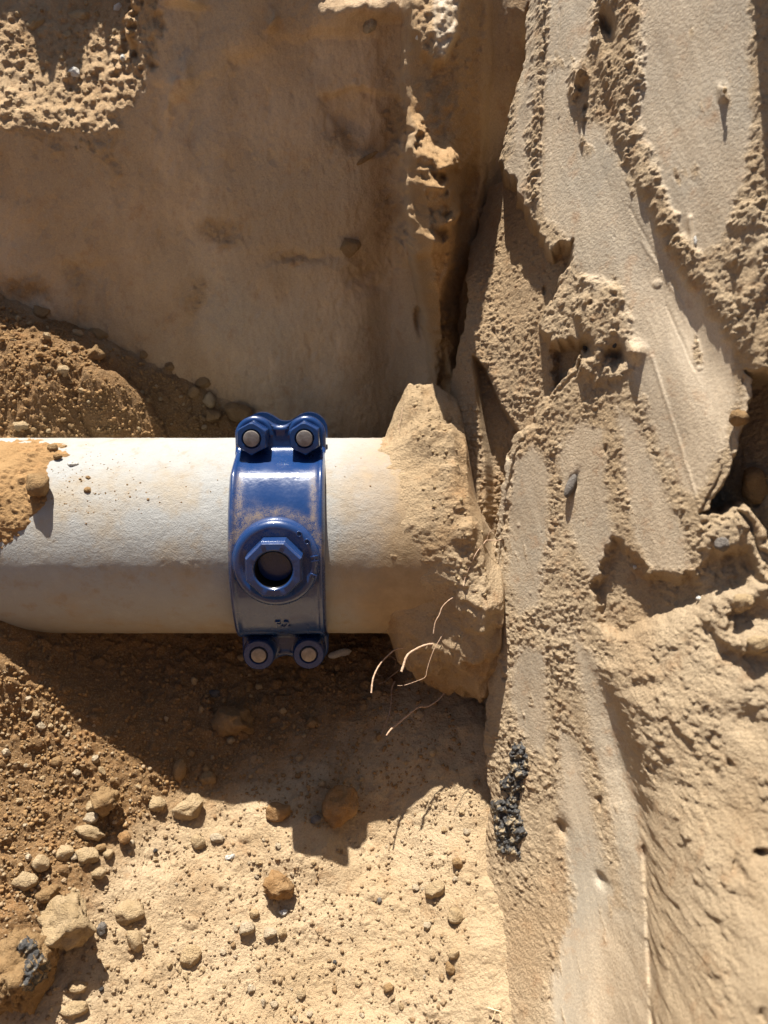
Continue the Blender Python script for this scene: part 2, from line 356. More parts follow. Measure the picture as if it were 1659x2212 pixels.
# grooves and lit seams: (x0,y0,x1,y1,halfwidth,height)
SEAMS = [(1185, 1400, 1190, 1700, 5, -.0022), (1190, 1700, 1188, 2150, 4, -.0014), (1408, 770, 1535, 1170, 3, .0010), (1360, 450, 1420, 560, 3, -.0006), (1385, 520, 1475, 660, 2.5, .0006), (1440, 660, 1500, 800, 2.5, -.0006), (1392, 1830, 1410, 2260, 5, -.005), (1180, 0, 1168, 440, 3, -.0018), (1210, 20, 1190, 330, 2, -.0008), (1258, 250, 1256, 310, 4, .003), (1560, 190, 1562, 212, 8, .007), (1490, 470, 1496, 540, 5, .003)]
def slab_macro(px, py, x, y):
    jx = 9 * fbm(x * 90, y * 90, 3, 103); jy = 9 * fbm(x * 90, y * 90, 3, 104)
    sd = polysd(px + jx, py + jy * .5, SLAB, 200)
    h = .006 * fbm(x * 8, y * 5, 3, 101)
    h = h + .045 * np.clip((py - 1640) / 572, 0, 1.35) ** 1.6
    h = h - .006 * sst(26, 0, sd)
    md = polysd(px + jx * 1.6, py + jy * 1.6, MID, 160); mm = sst(-7, 10, md)
    mid_h = -.026 + .022 * sst(1100, 1000, px) * sst(480, 620, py) + .010 * sst(1040, 1160, px) * sst(900, 600, py) - .012 * sst(760, 420, py)
    cv = pm(px, py, CREV, -5, 5)
    pk = pm(px + jx, py + jy, [(1200, 738), (1270, 735), (1262, 782), (1228, 825), (1202, 846), (1192, 800)], -6, 10)
    h = h + mm * (mid_h - .022 * cv - .012 * pk)
    bd = polysd(px + jx * .6, py + jy * .6, BLOCK, 200)
    brp = sst(-40, 240, py - 1262 - .42 * np.maximum(1500 - px, 0))
    h = h + brp * .013 * sst(-10, 40, bd + .8 * jx) + .075 * np.clip((py - 1330) / 900, 0, 1.4) * sst(-110, 150, bd) + .006 * sst(0, 160, bd) * fbm(x * 14, y * 14, 4, 113) + sst(0, 60, bd) * .005 * fbm(x * 16, y * 16, 3, 111)
    h = h - .055 * pm(px + jx, py + jy, CAVE, -5, 14)
    h = h + .042 * pm(px + jx * .5, py + jy * .5, SIDE, -4, 14)     # a lump above the picture that shades the right edge
    # recess under the broken ends of the scraped tongues
    h = h - .014 * pm(px + jx * 1.6, py + jy * 1.6, [(1278, 1262), (1300, 1225), (1322, 1160), (1345, 1170), (1400, 1238), (1500, 1243), (1540, 1190), (1620, 1180), (1660, 1260), (1500, 1310), (1420, 1350), (1330, 1390), (1290, 1350)], -8, 22)
    # scraped lobes are slightly dished; the strip beside the block is a channel
    h = h - .010 * blob(px, py, 1500, 720, 70, 260, -28) - .010 * blob(px, py, 1345, 1640, 40, 190, -14)
    # holes and clods
    for (cx, cy, rx, ry, a, ang) in ((1268, 752, 11, 18, -.028, 0), (1330, 770, 22, 20, -.022, 0), (1262, 70, 0.1, 0.1, 0, 0), (1310, 60, 14, 34, -.018, -8), (1050, 2165, 26, 16, -.022, 10), (1300, 1900, 9, 18, -.005, -28), (1215, 1790, 10, 22, -.008, -15), (1248, 2130, 1, 1, 0, 0),
                                    (1240, 1045, 10, 26, -.004, 25), (1370, 760, 20, 18, .010, 0), (1255, 160, 14, 16, .008, 0), (1400, 1480, 60, 14, -.004, -8), (1620, 1560, 46, 30, -.007, 0), (1640, 1830, 14, 8, -.012, 0), (1480, 1360, 90, 30, .004, -30), (1600, 1290, 40, 30, .008, 0), (1640, 1390, 34, 26, .007, 0), (1560, 1340, 26, 20, .005, 0)):
        h = h + a * blob(px + jx * .6, py + jy * .6, cx, cy, max(rx, 1), max(ry, 1), ang)
    fx = 7 * fbm(x * 420, y * 300, 2, 107)
    rm = np.zeros(px.shape); prou = np.zeros(px.shape)
    for poly, up in ROUGH:
        k = pm(px + jx * 2.2 + fx, py + jy * 2.2 + fx, poly, -14, 14, 60) * (.45 + .8 * sst(-.35, .3, fbm(x * 50, y * 30, 3, 108))); k = np.minimum(k, 1); rm = np.maximum(rm, k); prou = np.maximum(prou, k * up)
    h = h + prou
    sm = np.zeros(px.shape)
    for poly in SMOOTH: sm = np.maximum(sm, pm(px + jx * 1.6 + fx, py + jy * 1.6 + fx, poly, -12, 14, 60))
    sm = sm * (1 - rm) * (1 - mm) * (1 - .85 * sst(.30, .52, fbm((x + .3 * y) * 85, y * 26, 4, 106)))
    for (x0, y0, x1, y1, hw, a) in SEAMS:
        ex, ey = x1 - x0, y1 - y0; t = np.clip(((px - x0) * ex + (py - y0) * ey) / (ex * ex + ey * ey), 0, 1)
        d = np.hypot(px + jx * .3 - x0 - t * ex, py - y0 - t * ey)
        h = h + a * np.exp(-(d / hw) ** 2)
    return h, sm, rm, mm, bd, sd
SD = -ray(1350, 1100); SD /= np.linalg.norm(SD)
def build_slab():
    e = pxt(1150, 0, .618) - pxt(1050, 1660, .635)
    V = e - (e @ SD) * SD; V /= np.linalg.norm(V); U = np.cross(V, SD)
    if U[0] < 0: U = -U
    cs = [pxt(1000, 0, .62), pxt(960, 2212, .70), pxt(1659, 0, .45), pxt(1659, 2212, .45)]
    us = [(c - SA) @ U for c in cs]; vs_ = [(c - SA) @ V for c in cs]
    a = axis(min(us) - .02, max(us) + .02, .00068, min(us) - .25, max(us) + .7); b = axis(min(vs_) - .01, max(vs_) + .02, .00072, min(vs_) - .5, max(vs_) + .5)
    A, B = np.meshgrid(a, b)
    q = SA + A[..., None] * U + B[..., None] * V
    lam = ((SA - q) @ SN) / (SD @ SN)
    # outside the picture the wall does not run on towards the lens for ever
    base = q + lam[..., None] * SD
    h = np.zeros(A.shape)
    for it in range(2):
        P = base + np.clip(h, -.08, .16)[..., None] * SD
        px, py = topx(P); px = np.clip(px, -2000, 5000); py = np.clip(py, -2000, 5000)
        h, sm, rm, mm, bd, sd = slab_macro(px, py, A, B)
    h = h - .22 * sst(2, -9, sd)
    vis = (px > 850) & (px < 2600) & (py > -500) & (py < 2900)
    det = np.zeros(A.shape); x, y = A[vis], B[vis]; s = sm[vis]; r = rm[vis]; m = mm[vis]; k = sst(0, 60, bd[vis])
    cr = crumbs(x, y, .0040, 205, 3, .75) + .4 * crumbs(x, y, .0085, 207, 2, .35); big = crumbs(x, y, .0075, 305, 4, .75)
    patch = sst(-.35, .25, fbm(x * 45, y * 22, 3, 133))
    base_r = (1 - s) * (.45 + .75 * patch)
    d = base_r * (cr * .72 + .0016 * fbm(x * 260, y * 200, 3, 135)) + (np.maximum(r, .55 * k * (.5 + patch)) * big * .75 + k * .0035 * fbm(x * 60, y * 60, 4, 139)) + .0018 * fbm(x * 60, y * 40, 4, 137) * (1 - .8 * s)
    # drag lines and pits on the scraped faces
    d = d + s * (.00016 * fbm((x + .45 * y) * 420, (y - .45 * x) * 9, 3, 141) * (1 + fbm(x * 25, y * 12, 2, 140)) + .0010 * fbm((x + .3 * y) * 60, y * 6, 3, 142) + .00008 * fbm(x * 500, y * 350, 2, 144) - .0026 * sst(.50, .70, fbm(x * 70, y * 34, 4, 143)) * sst(-.1, .2, fbm(x * 420, y * 300, 2, 145)) + .45 * domes(x / .011, y / .016, 147, .02, .12, .25) * .011)
    d = d - .004 * (1 - s) * sst(.42, .66, fbm(x * 70, y * 45, 3, 149))
    det[vis] = d
    P = base + (h + det)[..., None] * SD
    mask = np.zeros(A.shape + (3,))
    mask[..., 0] = np.clip(.30 * mm + .35 * sst(.0, .5, fbm(A * 12, B * 7, 3, 151)) * (1 - sm), 0, 1)
    mask[..., 1] = np.clip(sm * (.8 + .3 * fbm(A * 20, B * 8, 2, 153)), 0, 1)
    o = sheet('trench_cut_wall', P, M_SLAB, mask, flip=False)
    return tag(o, kind='structure', label='sunlit cut side wall of the trench with scraped bucket marks')
slab = build_slab()

# ================================================================== TRENCH FLOOR AND MOUND
R = .0875
def zpt(px, py, z):
    d = ray(px, py); t = (z - CAM[2]) / d[2]; return CAM + t * d
def shade_pt(px, py, r):
    m = np.array([0, -SUN[2], SUN[1]]); m /= np.linalg.norm(m); d = ray(px, py); return CAM + (r - CAM @ m) / (d @ m) * d
def lift(q): return (q[0], q[1], q[2] + .047 * min(1, max(0, -q[2] / .15)))
CT = [shade_pt(*q, R) for q in ((0, 1400), (100, 1480), (200, 1590), (300, 1650), (400, 1720), (480, 1738), (560, 1742), (660, 1744), (760, 1742), (840, 1738), (900, 1720), (970, 1690), (1050, 1660))]
CT += [zpt(*lift(q)) for q in ((0, 930, .046), (200, 935, .030), (340, 935, .000), (200, 820, .066), (0, 780, .088), (100, 850, .075), (-200, 760, .10), (450, 900, -.012), (560, 940, -.045), (-200, 930, .06),
    (0, 1345, .000), (60, 1390, -.035), (110, 1410, -.055), (200, 1430, -.095), (300, 1460, -.125), (450, 1510, -.150), (600, 1500, -.163),
    (-150, 1300, .02), (-150, 1500, .0), (0, 1550, -.052), (0, 1700, -.083), (0, 1900, -.108), (0, 2100, -.128), (100, 1700, -.10), (150, 1900, -.13), (300, 1850, -.152), (0, 2212, -.138), (300, 2212, -.166), (500, 1900, -.166),
    (950, 1600, -.140), (850, 1550, -.155), (700, 1450, -.163), (700, 2000, -.176), (900, 1950, -.168), (1010, 1900, -.148), (1000, 2100, -.152), (900, 2212, -.168), (600, 2212, -.174), (500, 2500, -.17), (1000, 2500, -.15), (0, 2500, -.14), (1200, 1900, -.16))]
CT += [wall_pt(*q) for q in ((-250, 560), (-100, 605), (0, 640), (120, 690), (250, 745), (400, 820), (500, 880))]
CT += [np.array(v) for v in ((0, .10, -.07), (.1, .13, -.10), (-.1, .05, -.045), (-.2, .06, .028), (.05, .05, -.12), (-.3, .05, .06), (-1, -.8, -.08), (.6, -.8, -.08), (.3, .0, -.10), (-1, .2, .13), (.2, -1.2, -.12), (-.6, -.3, -.05))]
CT = np.array(CT)
def tps_fit(c, z, lam):
    n = len(c); d = np.hypot(c[:, None, 0] - c[None, :, 0], c[:, None, 1] - c[None, :, 1])
    K = np.where(d > 0, d * d * np.log(d + 1e-12), 0) + lam * np.eye(n)
    Pm = np.c_[np.ones(n), c]; A = np.zeros((n + 3, n + 3)); A[:n, :n] = K; A[:n, n:] = Pm; A[n:, :n] = Pm.T
    return np.linalg.solve(A, np.r_[z, 0, 0, 0])
TW = tps_fit(CT[:, :2], CT[:, 2], 2e-4)
def floor_base(x, y):
    z = TW[-3] + TW[-2] * x + TW[-1] * y
    for (cx, cy), wgt in zip(CT[:, :2], TW):
        d2 = (x - cx) ** 2 + (y - cy) ** 2 + 1e-12
        z = z + wgt * .5 * d2 * np.log(d2)
    return np.clip(z, -.3, .22)
LOOSE_AND_SHADE = [(-600, 560), (0, 640), (250, 745), (500, 880), (860, 980), (860, 1500), (720, 1560), (625, 1600), (600, 1640), (520, 1660), (430, 1705), (330, 1745), (250, 1800), (215, 1900), (150, 1990), (60, 2040), (0, 2080), (-600, 2200)]  # loose soil at left; the stretch under pipe and clamp paints in shade
def build_floor():
    a = axis(-.34, .235, .00093, -2.0, 1.2, 1.03); b = axis(-.40, .215, .00092, -2.2, .6)
    A, B = np.meshgrid(a, b)
    sub_a = np.linspace(a[0], a[-1], 3)
    # evaluate the smooth base on a coarser grid and interpolate
    ca = axis(-.32, .25, .006, -2.1, 1.3); cb = axis(-.42, .23, .006, -2.3, .7)
    CA, CB = np.meshgrid(ca, cb); Z = floor_base(CA, CB)
    def bil(ax_, ay_, Zg, x, y):
        i = np.clip(np.searchsorted(ax_, x) - 1, 0, len(ax_) - 2); j = np.clip(np.searchsorted(ay_, y) - 1, 0, len(ay_) - 2)
        u = (x - ax_[i]) / (ax_[i + 1] - ax_[i]); v = (y - ay_[j]) / (ay_[j + 1] - ay_[j])
        return (Zg[j, i] * (1 - u) + Zg[j, i + 1] * u) * (1 - v) + (Zg[j + 1, i] * (1 - u) + Zg[j + 1, i + 1] * u) * v
    h = bil(ca, cb, Z, A, B)
    P = np.stack([A, B, h], -1); px, py = topx(P)
    jx = 26 * fbm(A * 30, B * 30, 3, 401); jy = 26 * fbm(A * 30, B * 30, 3, 402)
    lo = pm(px + jx * 1.8, py + jy * 1.8, LOOSE_AND_SHADE, -80, 50, 200)
    h = h + .006 * fbm(A * 14, B * 14, 3, 403)
    vis = (px > -1400) & (px < 1400) & (py > 300) & (py < 3200)
    x, y = A[vis], B[vis]; l = lo[vis]
    c1 = crumbs(x, y, .012, 411, 4, .7); c2 = crumbs(x, y, .005, 421, 3, .6)
    pat = sst(-.3, .4, fbm(x * 25, y * 25, 3, 423))
    lowc = sst(-.05, .35, fbm(x * 16, y * 16, 3, 433)); c3 = crumbs(x, y, .026, 435, 3, .45)
    d = l * (c1 * .95 + .004 * fbm(x * 60, y * 60, 3, 425)) + (1 - l) * (c2 * (.18 + .55 * pat) + lowc * c3 * .34 + .0048 * fbm(x * 38, y * 38, 5, 427) + .6 * domes(x / .017, y / .017, 429, .16, .06, .34) * .017)
    det = np.zeros(A.shape); det[vis] = d
    # large clod on the mound and ridge lines on the floor
    for qx, qy, dz, rr_ in ((655, 1838, .009, .030), (790, 1785, -.012, .034), (560, 1760, .004, .03), (860, 1750, -.004, .03)):
        ex, ey = zpt(qx, qy, -.12)[:2]; h = h + dz * np.exp(-((A - ex) ** 2 + (B - ey) ** 2) / rr_ ** 2)
    cx, cy = zpt(268, 905, .03)[:2]
    dd = np.clip(1 + .35 * fbm(A * 50, B * 50, 3, 441) - ((A - cx) / .034) ** 2 - ((B - cy) / .034) ** 2, 0, 1)
    h = h + .030 * np.sqrt(dd) * (dd > 0); det = det * (1 - .75 * sst(0, .3, dd))
    Zf = h + det
    P = np.stack([A, B, Zf], -1)
    mask = np.zeros(A.shape + (3,))
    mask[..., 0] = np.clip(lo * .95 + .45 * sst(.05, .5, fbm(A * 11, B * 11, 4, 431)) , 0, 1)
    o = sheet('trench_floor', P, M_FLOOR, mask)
    tag(o, kind='structure', label='sandy trench floor with loose brown soil heaped at the left')
    return o, (lambda x, y: bil(a, b, Zf, x, y))
floor, floor_z = build_floor()

# ground above the trench, beyond the picture
def build_ground():
    g = np.array([(-6, .9, .62), (6, .9, .62), (6, 9, .7), (-6, 9, .7), (-6, -9, .5), (6, -9, .5), (6, -2.0, .5), (-6, -2.0, .5)])
    V = [(-14, 1.0, .62), (14, 1.0, .62), (14, 30, .7), (-14, 30, .7), (-14, -30, .3), (14, -30, .3), (14, -2.0, .3), (-14, -2.0, .3), (-14, -1.9, -.14), (14, -1.9, -.14)]
    Q = np.array([(0, 1, 2, 3), (4, 5, 6, 7), (7, 6, 9, 8)])
    me = rawmesh('ground', np.array(V), Q, False)
    at = me.color_attributes.new('mask', 'FLOAT_COLOR', 'POINT')
    at.data.foreach_set('color', np.tile(np.array([.3, 0, 0, 1], np.float32), len(V)))
    return tag(link('ground', me, M_FLOOR), kind='structure', label='bare sandy ground beyond the trench')
build_ground()
def build_opposite():
    a = np.arange(-1.6, 1.61, .02); b = np.linspace(0, 1, 50)
    A, B = np.meshgrid(a, b); z = -.22 + 1.0 * B; y = -.80 - .16 * B + .02 * fbm(A * 4, B * 5, 4, 901) - .6 * sst(.93, 1.0, B)
    o = sheet('trench_front_wall', np.stack([A, y, z], -1), M_NEAR_DARK, np.stack([.4 + 0 * A, 0 * A, 0 * A], -1))
    return tag(o, kind='structure', label='unseen wall on the near side of the trench, coloured dark to cut fill light')
build_opposite()

# ================================================================== SOIL BANK ROUND THE PIPE END
KQ = [-1, -.6, 0, .6, .93, 1.0]
KP = [[(.06, -.004), (.095, -.003), (.101, .002), (.108, .020), (.125, .034), (.15, .046), (.18, .054), (.198, .04), (.22, -.085)],
      [(.06, -.004), (.118, -.002), (.135, .001), (.148, .006), (.158, .022), (.174, .032), (.190, .022), (.214, -.085)],
      [(.06, -.004), (.080, -.0034), (.134, .0014), (.144, .005), (.154, .011), (.164, .014), (.174, .002), (.198, -.085)],
      [(.06, -.004), (.078, -.0034), (.124, .0014), (.134, .005), (.143, .011), (.152, .015), (.163, .004), (.19, -.085)],
      [(.06, -.004), (.086, -.0026), (.100, .002), (.112, .011), (.128, .021), (.152, .026), (.164, .018), (.182, -.085)],
      [(.06, -.004), (.088, -.002), (.097, .002), (.105, .026), (.114, .042), (.146, .046), (.162, .036), (.172, .010), (.184, -.085)]]
def build_bank():
    xs = axis(.07, .235, .0008, .05, .30); th = np.linspace(-math.pi, math.pi, 760, endpoint=False)
    T, Xg = np.meshgrid(th, xs)                    # angle measured from the direction up the picture, towards the camera
    nu_ = np.cos(T); nt_ = np.sin(T)
    tab = np.array([np.interp(xs, *zip(*k)) for k in KP])          # (6, nx)
    q = np.clip(nu_, -1, 1)
    idx = np.clip(np.searchsorted(KQ, q) - 1, 0, len(KQ) - 2); k0 = np.array(KQ)[idx]; k1 = np.array(KQ)[idx + 1]
    f = (q - k0) / (k1 - k0); f = f * f * (3 - 2 * f)
    j = np.arange(len(xs))[:, None] * np.ones_like(idx)
    off = tab[idx, j] * (1 - f) + tab[idx + 1, j] * f
    under = np.interp(Xg, [.06, .097, .104, .112, .13, .15, .18, .20, .215], [-.004, -.003, .03, .055, .085, .11, .125, .12, .02])
    off = np.where((nt_ < 0) & (nu_ < 0), np.maximum(off, under * sst(.0, -.5, nt_) + off * (1 - sst(.0, -.5, nt_))), off)
    off = np.where(nt_ < 0, np.maximum(off, np.interp(Xg, [.06, .1, .13, .16, .19, .205], [-.004, .0, .04, .04, -.02, -.085]) * np.clip(-nt_ * 1.5, 0, 1) + off * (1 - np.clip(-nt_ * 1.5, 0, 1))), off)
    u, v = Xg, T * .1
    off = off + np.clip(off / .02, 0, 1) * (.015 * fbm(u * 22, v * 22, 4, 531) + .009 * fbm(u * 55, v * 55, 4, 533)) + .0030 * fbm(u * 45, v * 45, 5, 535)
    thick = np.clip(off / .02, 0, 1)
    d = .0009 * fbm(u * 140, v * 140, 4, 501) + (.06 + .94 * thick) * (crumbs(u, v, .0095, 511, 4, .55) * .65 - .002 + .007 * fbm(u * 40, v * 40, 4, 513)) + .10 * crumbs(u, v, .003, 517, 2, .4)
    rough_n = sst(-.2, .3, fbm(u * 26, v * 26, 3, 519))
    r = R + off + d * np.where(nu_ < -.75, 1.1, 1) * (.35 + .65 * np.maximum(rough_n, .4))
    P = np.stack([Xg, r * (nu_ * UP[1] - nt_ * FW[1]), r * (nu_ * UP[2] - nt_ * FW[2])], -1)
    mask = np.zeros(P.shape); mask[..., 0] = np.clip(.55 * sst(-.1, .5, fbm(u * 22, v * 22, 4, 521)) + .25 * sst(-.3, -1, nu_), 0, 1)
    o = sheet('soil_bank', P, M_BANK, mask, wrapu=True)
    return tag(o, kind='structure', label='cemented sandy soil bank the pipe runs into')
bank = build_bank()

# ================================================================== PIPE
def pipe_mat():
    m, t, p = newmat('pipe_cement'); g = NG(t)
    co = g.n('ShaderNodeTexCoord').outputs['Object']
    a = g.noise(co, 13, 5, .6); b = g.noise(co, 70, 6, .65); f = g.noise(co, 900, 4, .7)
    c = g.mix(g.ramp(a, .48, .70), (.335, .33, .31), (.36, .285, .19))
    c = g.mix(g.math('MULTIPLY', g.ramp(b, .55, .72), .5), c, (.40, .39, .365))
    c = g.mix(g.math('MULTIPLY', g.ramp(b, .46, .30), .5), c, (.29, .205, .115))
    sx = g.n('ShaderNodeSeparateXYZ'); g.l(co, sx.inputs[0])
    # dust settled along the exposed flank and next to the bank
    dust = g.math('MULTIPLY', g.ramp(g.math('ADD', sx.outputs[0], g.math('ADD', g.math('MULTIPLY', a, .07), g.math('MULTIPLY', b, .05))), .112, .168), .97)
    c = g.mix(dust, c, g.mix(g.ramp(b, .35, .65), (.27, .185, .098), (.36, .255, .148)))
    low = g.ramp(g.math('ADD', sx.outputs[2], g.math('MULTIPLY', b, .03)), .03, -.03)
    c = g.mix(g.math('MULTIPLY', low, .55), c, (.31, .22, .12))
    c = g.mix(g.math('MULTIPLY', g.ramp(f, .58, .72), .3), c, (.30, .21, .12))
    g.l(c, p.inputs['Base Color']); p.inputs['Roughness'].default_value = .8; p.inputs['Specular IOR Level'].default_value = .3
    h = g.math('ADD', g.math('MULTIPLY', g.noise(co, 260, 5, .7), .8), g.math('MULTIPLY', f, .5))
    g.l(g.bump(h, .0011), p.inputs['Normal'])
    return m
M_PIPE = pipe_mat()
def build_pipe():
    xs = axis(-.28, .13, .0019, -1.4, .150); th = np.linspace(0, 2 * math.pi, 480, endpoint=False)
    T, Xg = np.meshgrid(th, xs)
    band = np.exp(-((np.sin(T - math.radians(150))) ** 2) * 2)
    r = R + .0003 * fbm(Xg * 60, T * 5, 4, 601) + .0009 * crumbs(Xg, T * R, .0055, 603, 3, .7) / .0055 * sst(-.1, .3, fbm(Xg * 22, T * 2.6, 3, 605)) * .6
    P = np.stack([Xg, r * np.cos(T), r * np.sin(T)], -1)
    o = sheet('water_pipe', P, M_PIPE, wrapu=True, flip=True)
    return tag(o, 'pale cement water pipe crossing the trench under the blue clamp', 'pipe')
pipe = build_pipe()

# soil lying on the left end of the pipe
def build_heap():
    xs = axis(-.235, -.145, .0008, -.5, -.14); th = np.linspace(math.radians(-75), math.radians(75), 300)
    T, Xg = np.meshgrid(th, xs)
    T2 = T + math.radians(52 - 2)                  # from straight up towards the camera
    nu_ = np.cos(T2); nt_ = np.sin(T2)
    P0 = np.stack([Xg, R * (nu_ * UP[1] - nt_ * FW[1]), R * (nu_ * UP[2] - nt_ * FW[2])], -1); px, py = topx(P0)
    jx = 22 * fbm(Xg * 60, T * 6, 3, 701); jy = 22 * fbm(Xg * 60, T * 6, 3, 702)
    sd = polysd(px + jx, py + jy, [(-900, 940), (70, 945), (140, 958), (150, 985), (112, 1005), (118, 1060), (92, 1105), (60, 1150), (20, 1178), (-60, 1190), (-900, 1240)], 120)
    m = sst(-14, 30, sd)
    flat = pm(px + jx, py + jy, [(-900, 955), (20, 960), (48, 985), (30, 1030), (0, 1050), (-900, 1060)], -10, 12)
    u, v = Xg, T * R
    r = R - .0022 + m * (.004 + .005 * sst(20, 130, sd) + (1 - .85 * flat) * crumbs(u, v, .009, 711, 4, .8) * .75 + .002 * fbm(u * 60, v * 60, 3, 713)) + sst(-60, 0, sd) * .35 * domes(u / .005, v / .005, 717, .5) * .005
    P = np.stack([Xg, r * (nu_ * UP[1] - nt_ * FW[1]), r * (nu_ * UP[2] - nt_ * FW[2])], -1)
    mask = np.zeros(P.shape); mask[..., 0] = np.clip(.55 + .4 * fbm(u * 30, v * 30, 3, 719) - .35 * flat, 0, 1)
    o = sheet('loose_soil', P, M_LOOSE, mask)
    return tag(o, 'crumbly brown soil heaped on the left end of the pipe', 'soil', kind='stuff')
heap = build_heap()
# ================================================================== BLUE PIPE CLAMP (TAPPING SADDLE)
def blue_mat():
    m, t, p = newmat('blue_epoxy'); g = NG(t)
    co = g.n('ShaderNodeTexCoord').outputs['Object']
    a = g.noise(co, 45, 5, .65); f = g.noise(co, 1500, 3, .75); lo = g.noise(co, 160, 4, .6)
    k = g.math('MULTIPLY', g.ramp(a, .50, .66), g.ramp(f, .47, .60))
    at = g.n('ShaderNodeVertexColor', layer_name='mask'); sp = g.n('ShaderNodeSeparateColor'); g.l(at.outputs[0], sp.inputs[0])
    k2 = g.math('MULTIPLY', sp.outputs[0], g.ramp(g.math('ADD', f, g.math('MULTIPLY', lo, .5)), .66, .84))
    k = g.math('MAXIMUM', g.math('MULTIPLY', k, .04), g.math('MULTIPLY', k2, .75))
    c = g.mix(k, (.007, .034, .125), (.27, .19, .105))
    g.l(c, p.inputs['Base Color'])
    g.l(g.math('ADD', .20, g.math('ADD', g.math('MULTIPLY', k, .6), g.math('MULTIPLY', g.ramp(a, .35, .7), .16))), p.inputs['Roughness'])
    p.inputs['Specular IOR Level'].default_value = .55
    p.inputs['Coat Weight'].default_value = .5; p.inputs['Coat Roughness'].default_value = .12
    h = g.math('ADD', g.math('MULTIPLY', lo, .6), g.math('MULTIPLY', g.noise(co, 420, 3, .6), .25))
    g.l(g.bump(h, .0010, .35), p.inputs['Normal'])
    return m
M_BLUE = blue_mat()
def metal_mat():
    m, t, p = newmat('bolt_steel'); g = NG(t)
    co = g.n('ShaderNodeTexCoord').outputs['Object']
    a = g.noise(co, 240, 4, .6)
    g.l(g.mix(g.ramp(a, .35, .7), (.22, .19, .165), (.34, .30, .265)), p.inputs['Base Color'])
    p.inputs['Metallic'].default_value = .55; p.inputs['Roughness'].default_value = .48
    g.l(g.bump(a, .0006, .6), p.inputs['Normal'])
    return m
M_STEEL = metal_mat()
def dark_mat():
    m, t, p = newmat('bore_shade'); p.inputs['Base Color'].default_value = (.004, .0035, .003, 1); p.inputs['Specular IOR Level'].default_value = .12; p.inputs['Roughness'].default_value = .6  # near-black colour stands in for the shade inside the bore
    return m
M_BORE = dark_mat()
CE = math.radians(53.7 - 12.3)
YAW = math.radians(2.5)
b_ = np.array([0, -math.cos(CE), math.sin(CE)]); v_ = np.array([0, math.sin(CE), math.cos(CE)])
M3 = np.stack([AX, v_, b_], 1)
M3 = M3 @ np.array([[math.cos(YAW), 0, math.sin(YAW)], [0, 1, 0], [-math.sin(YAW), 0, math.cos(YAW)]])
clamp = bpy.data.objects.new('pipe_clamp', None); COL.objects.link(clamp)
mw = Matrix([[*M3[0], .0078], [*M3[1], 0], [*M3[2], 0], [0, 0, 0, 1]])
clamp.matrix_world = mw
tag(clamp, 'glossy blue cast iron tapping saddle bolted round the pipe', 'pipe clamp')
HX = .0377; RB = .0990; VL = .0926; RL = .0166; XL = .0213; WP = .036
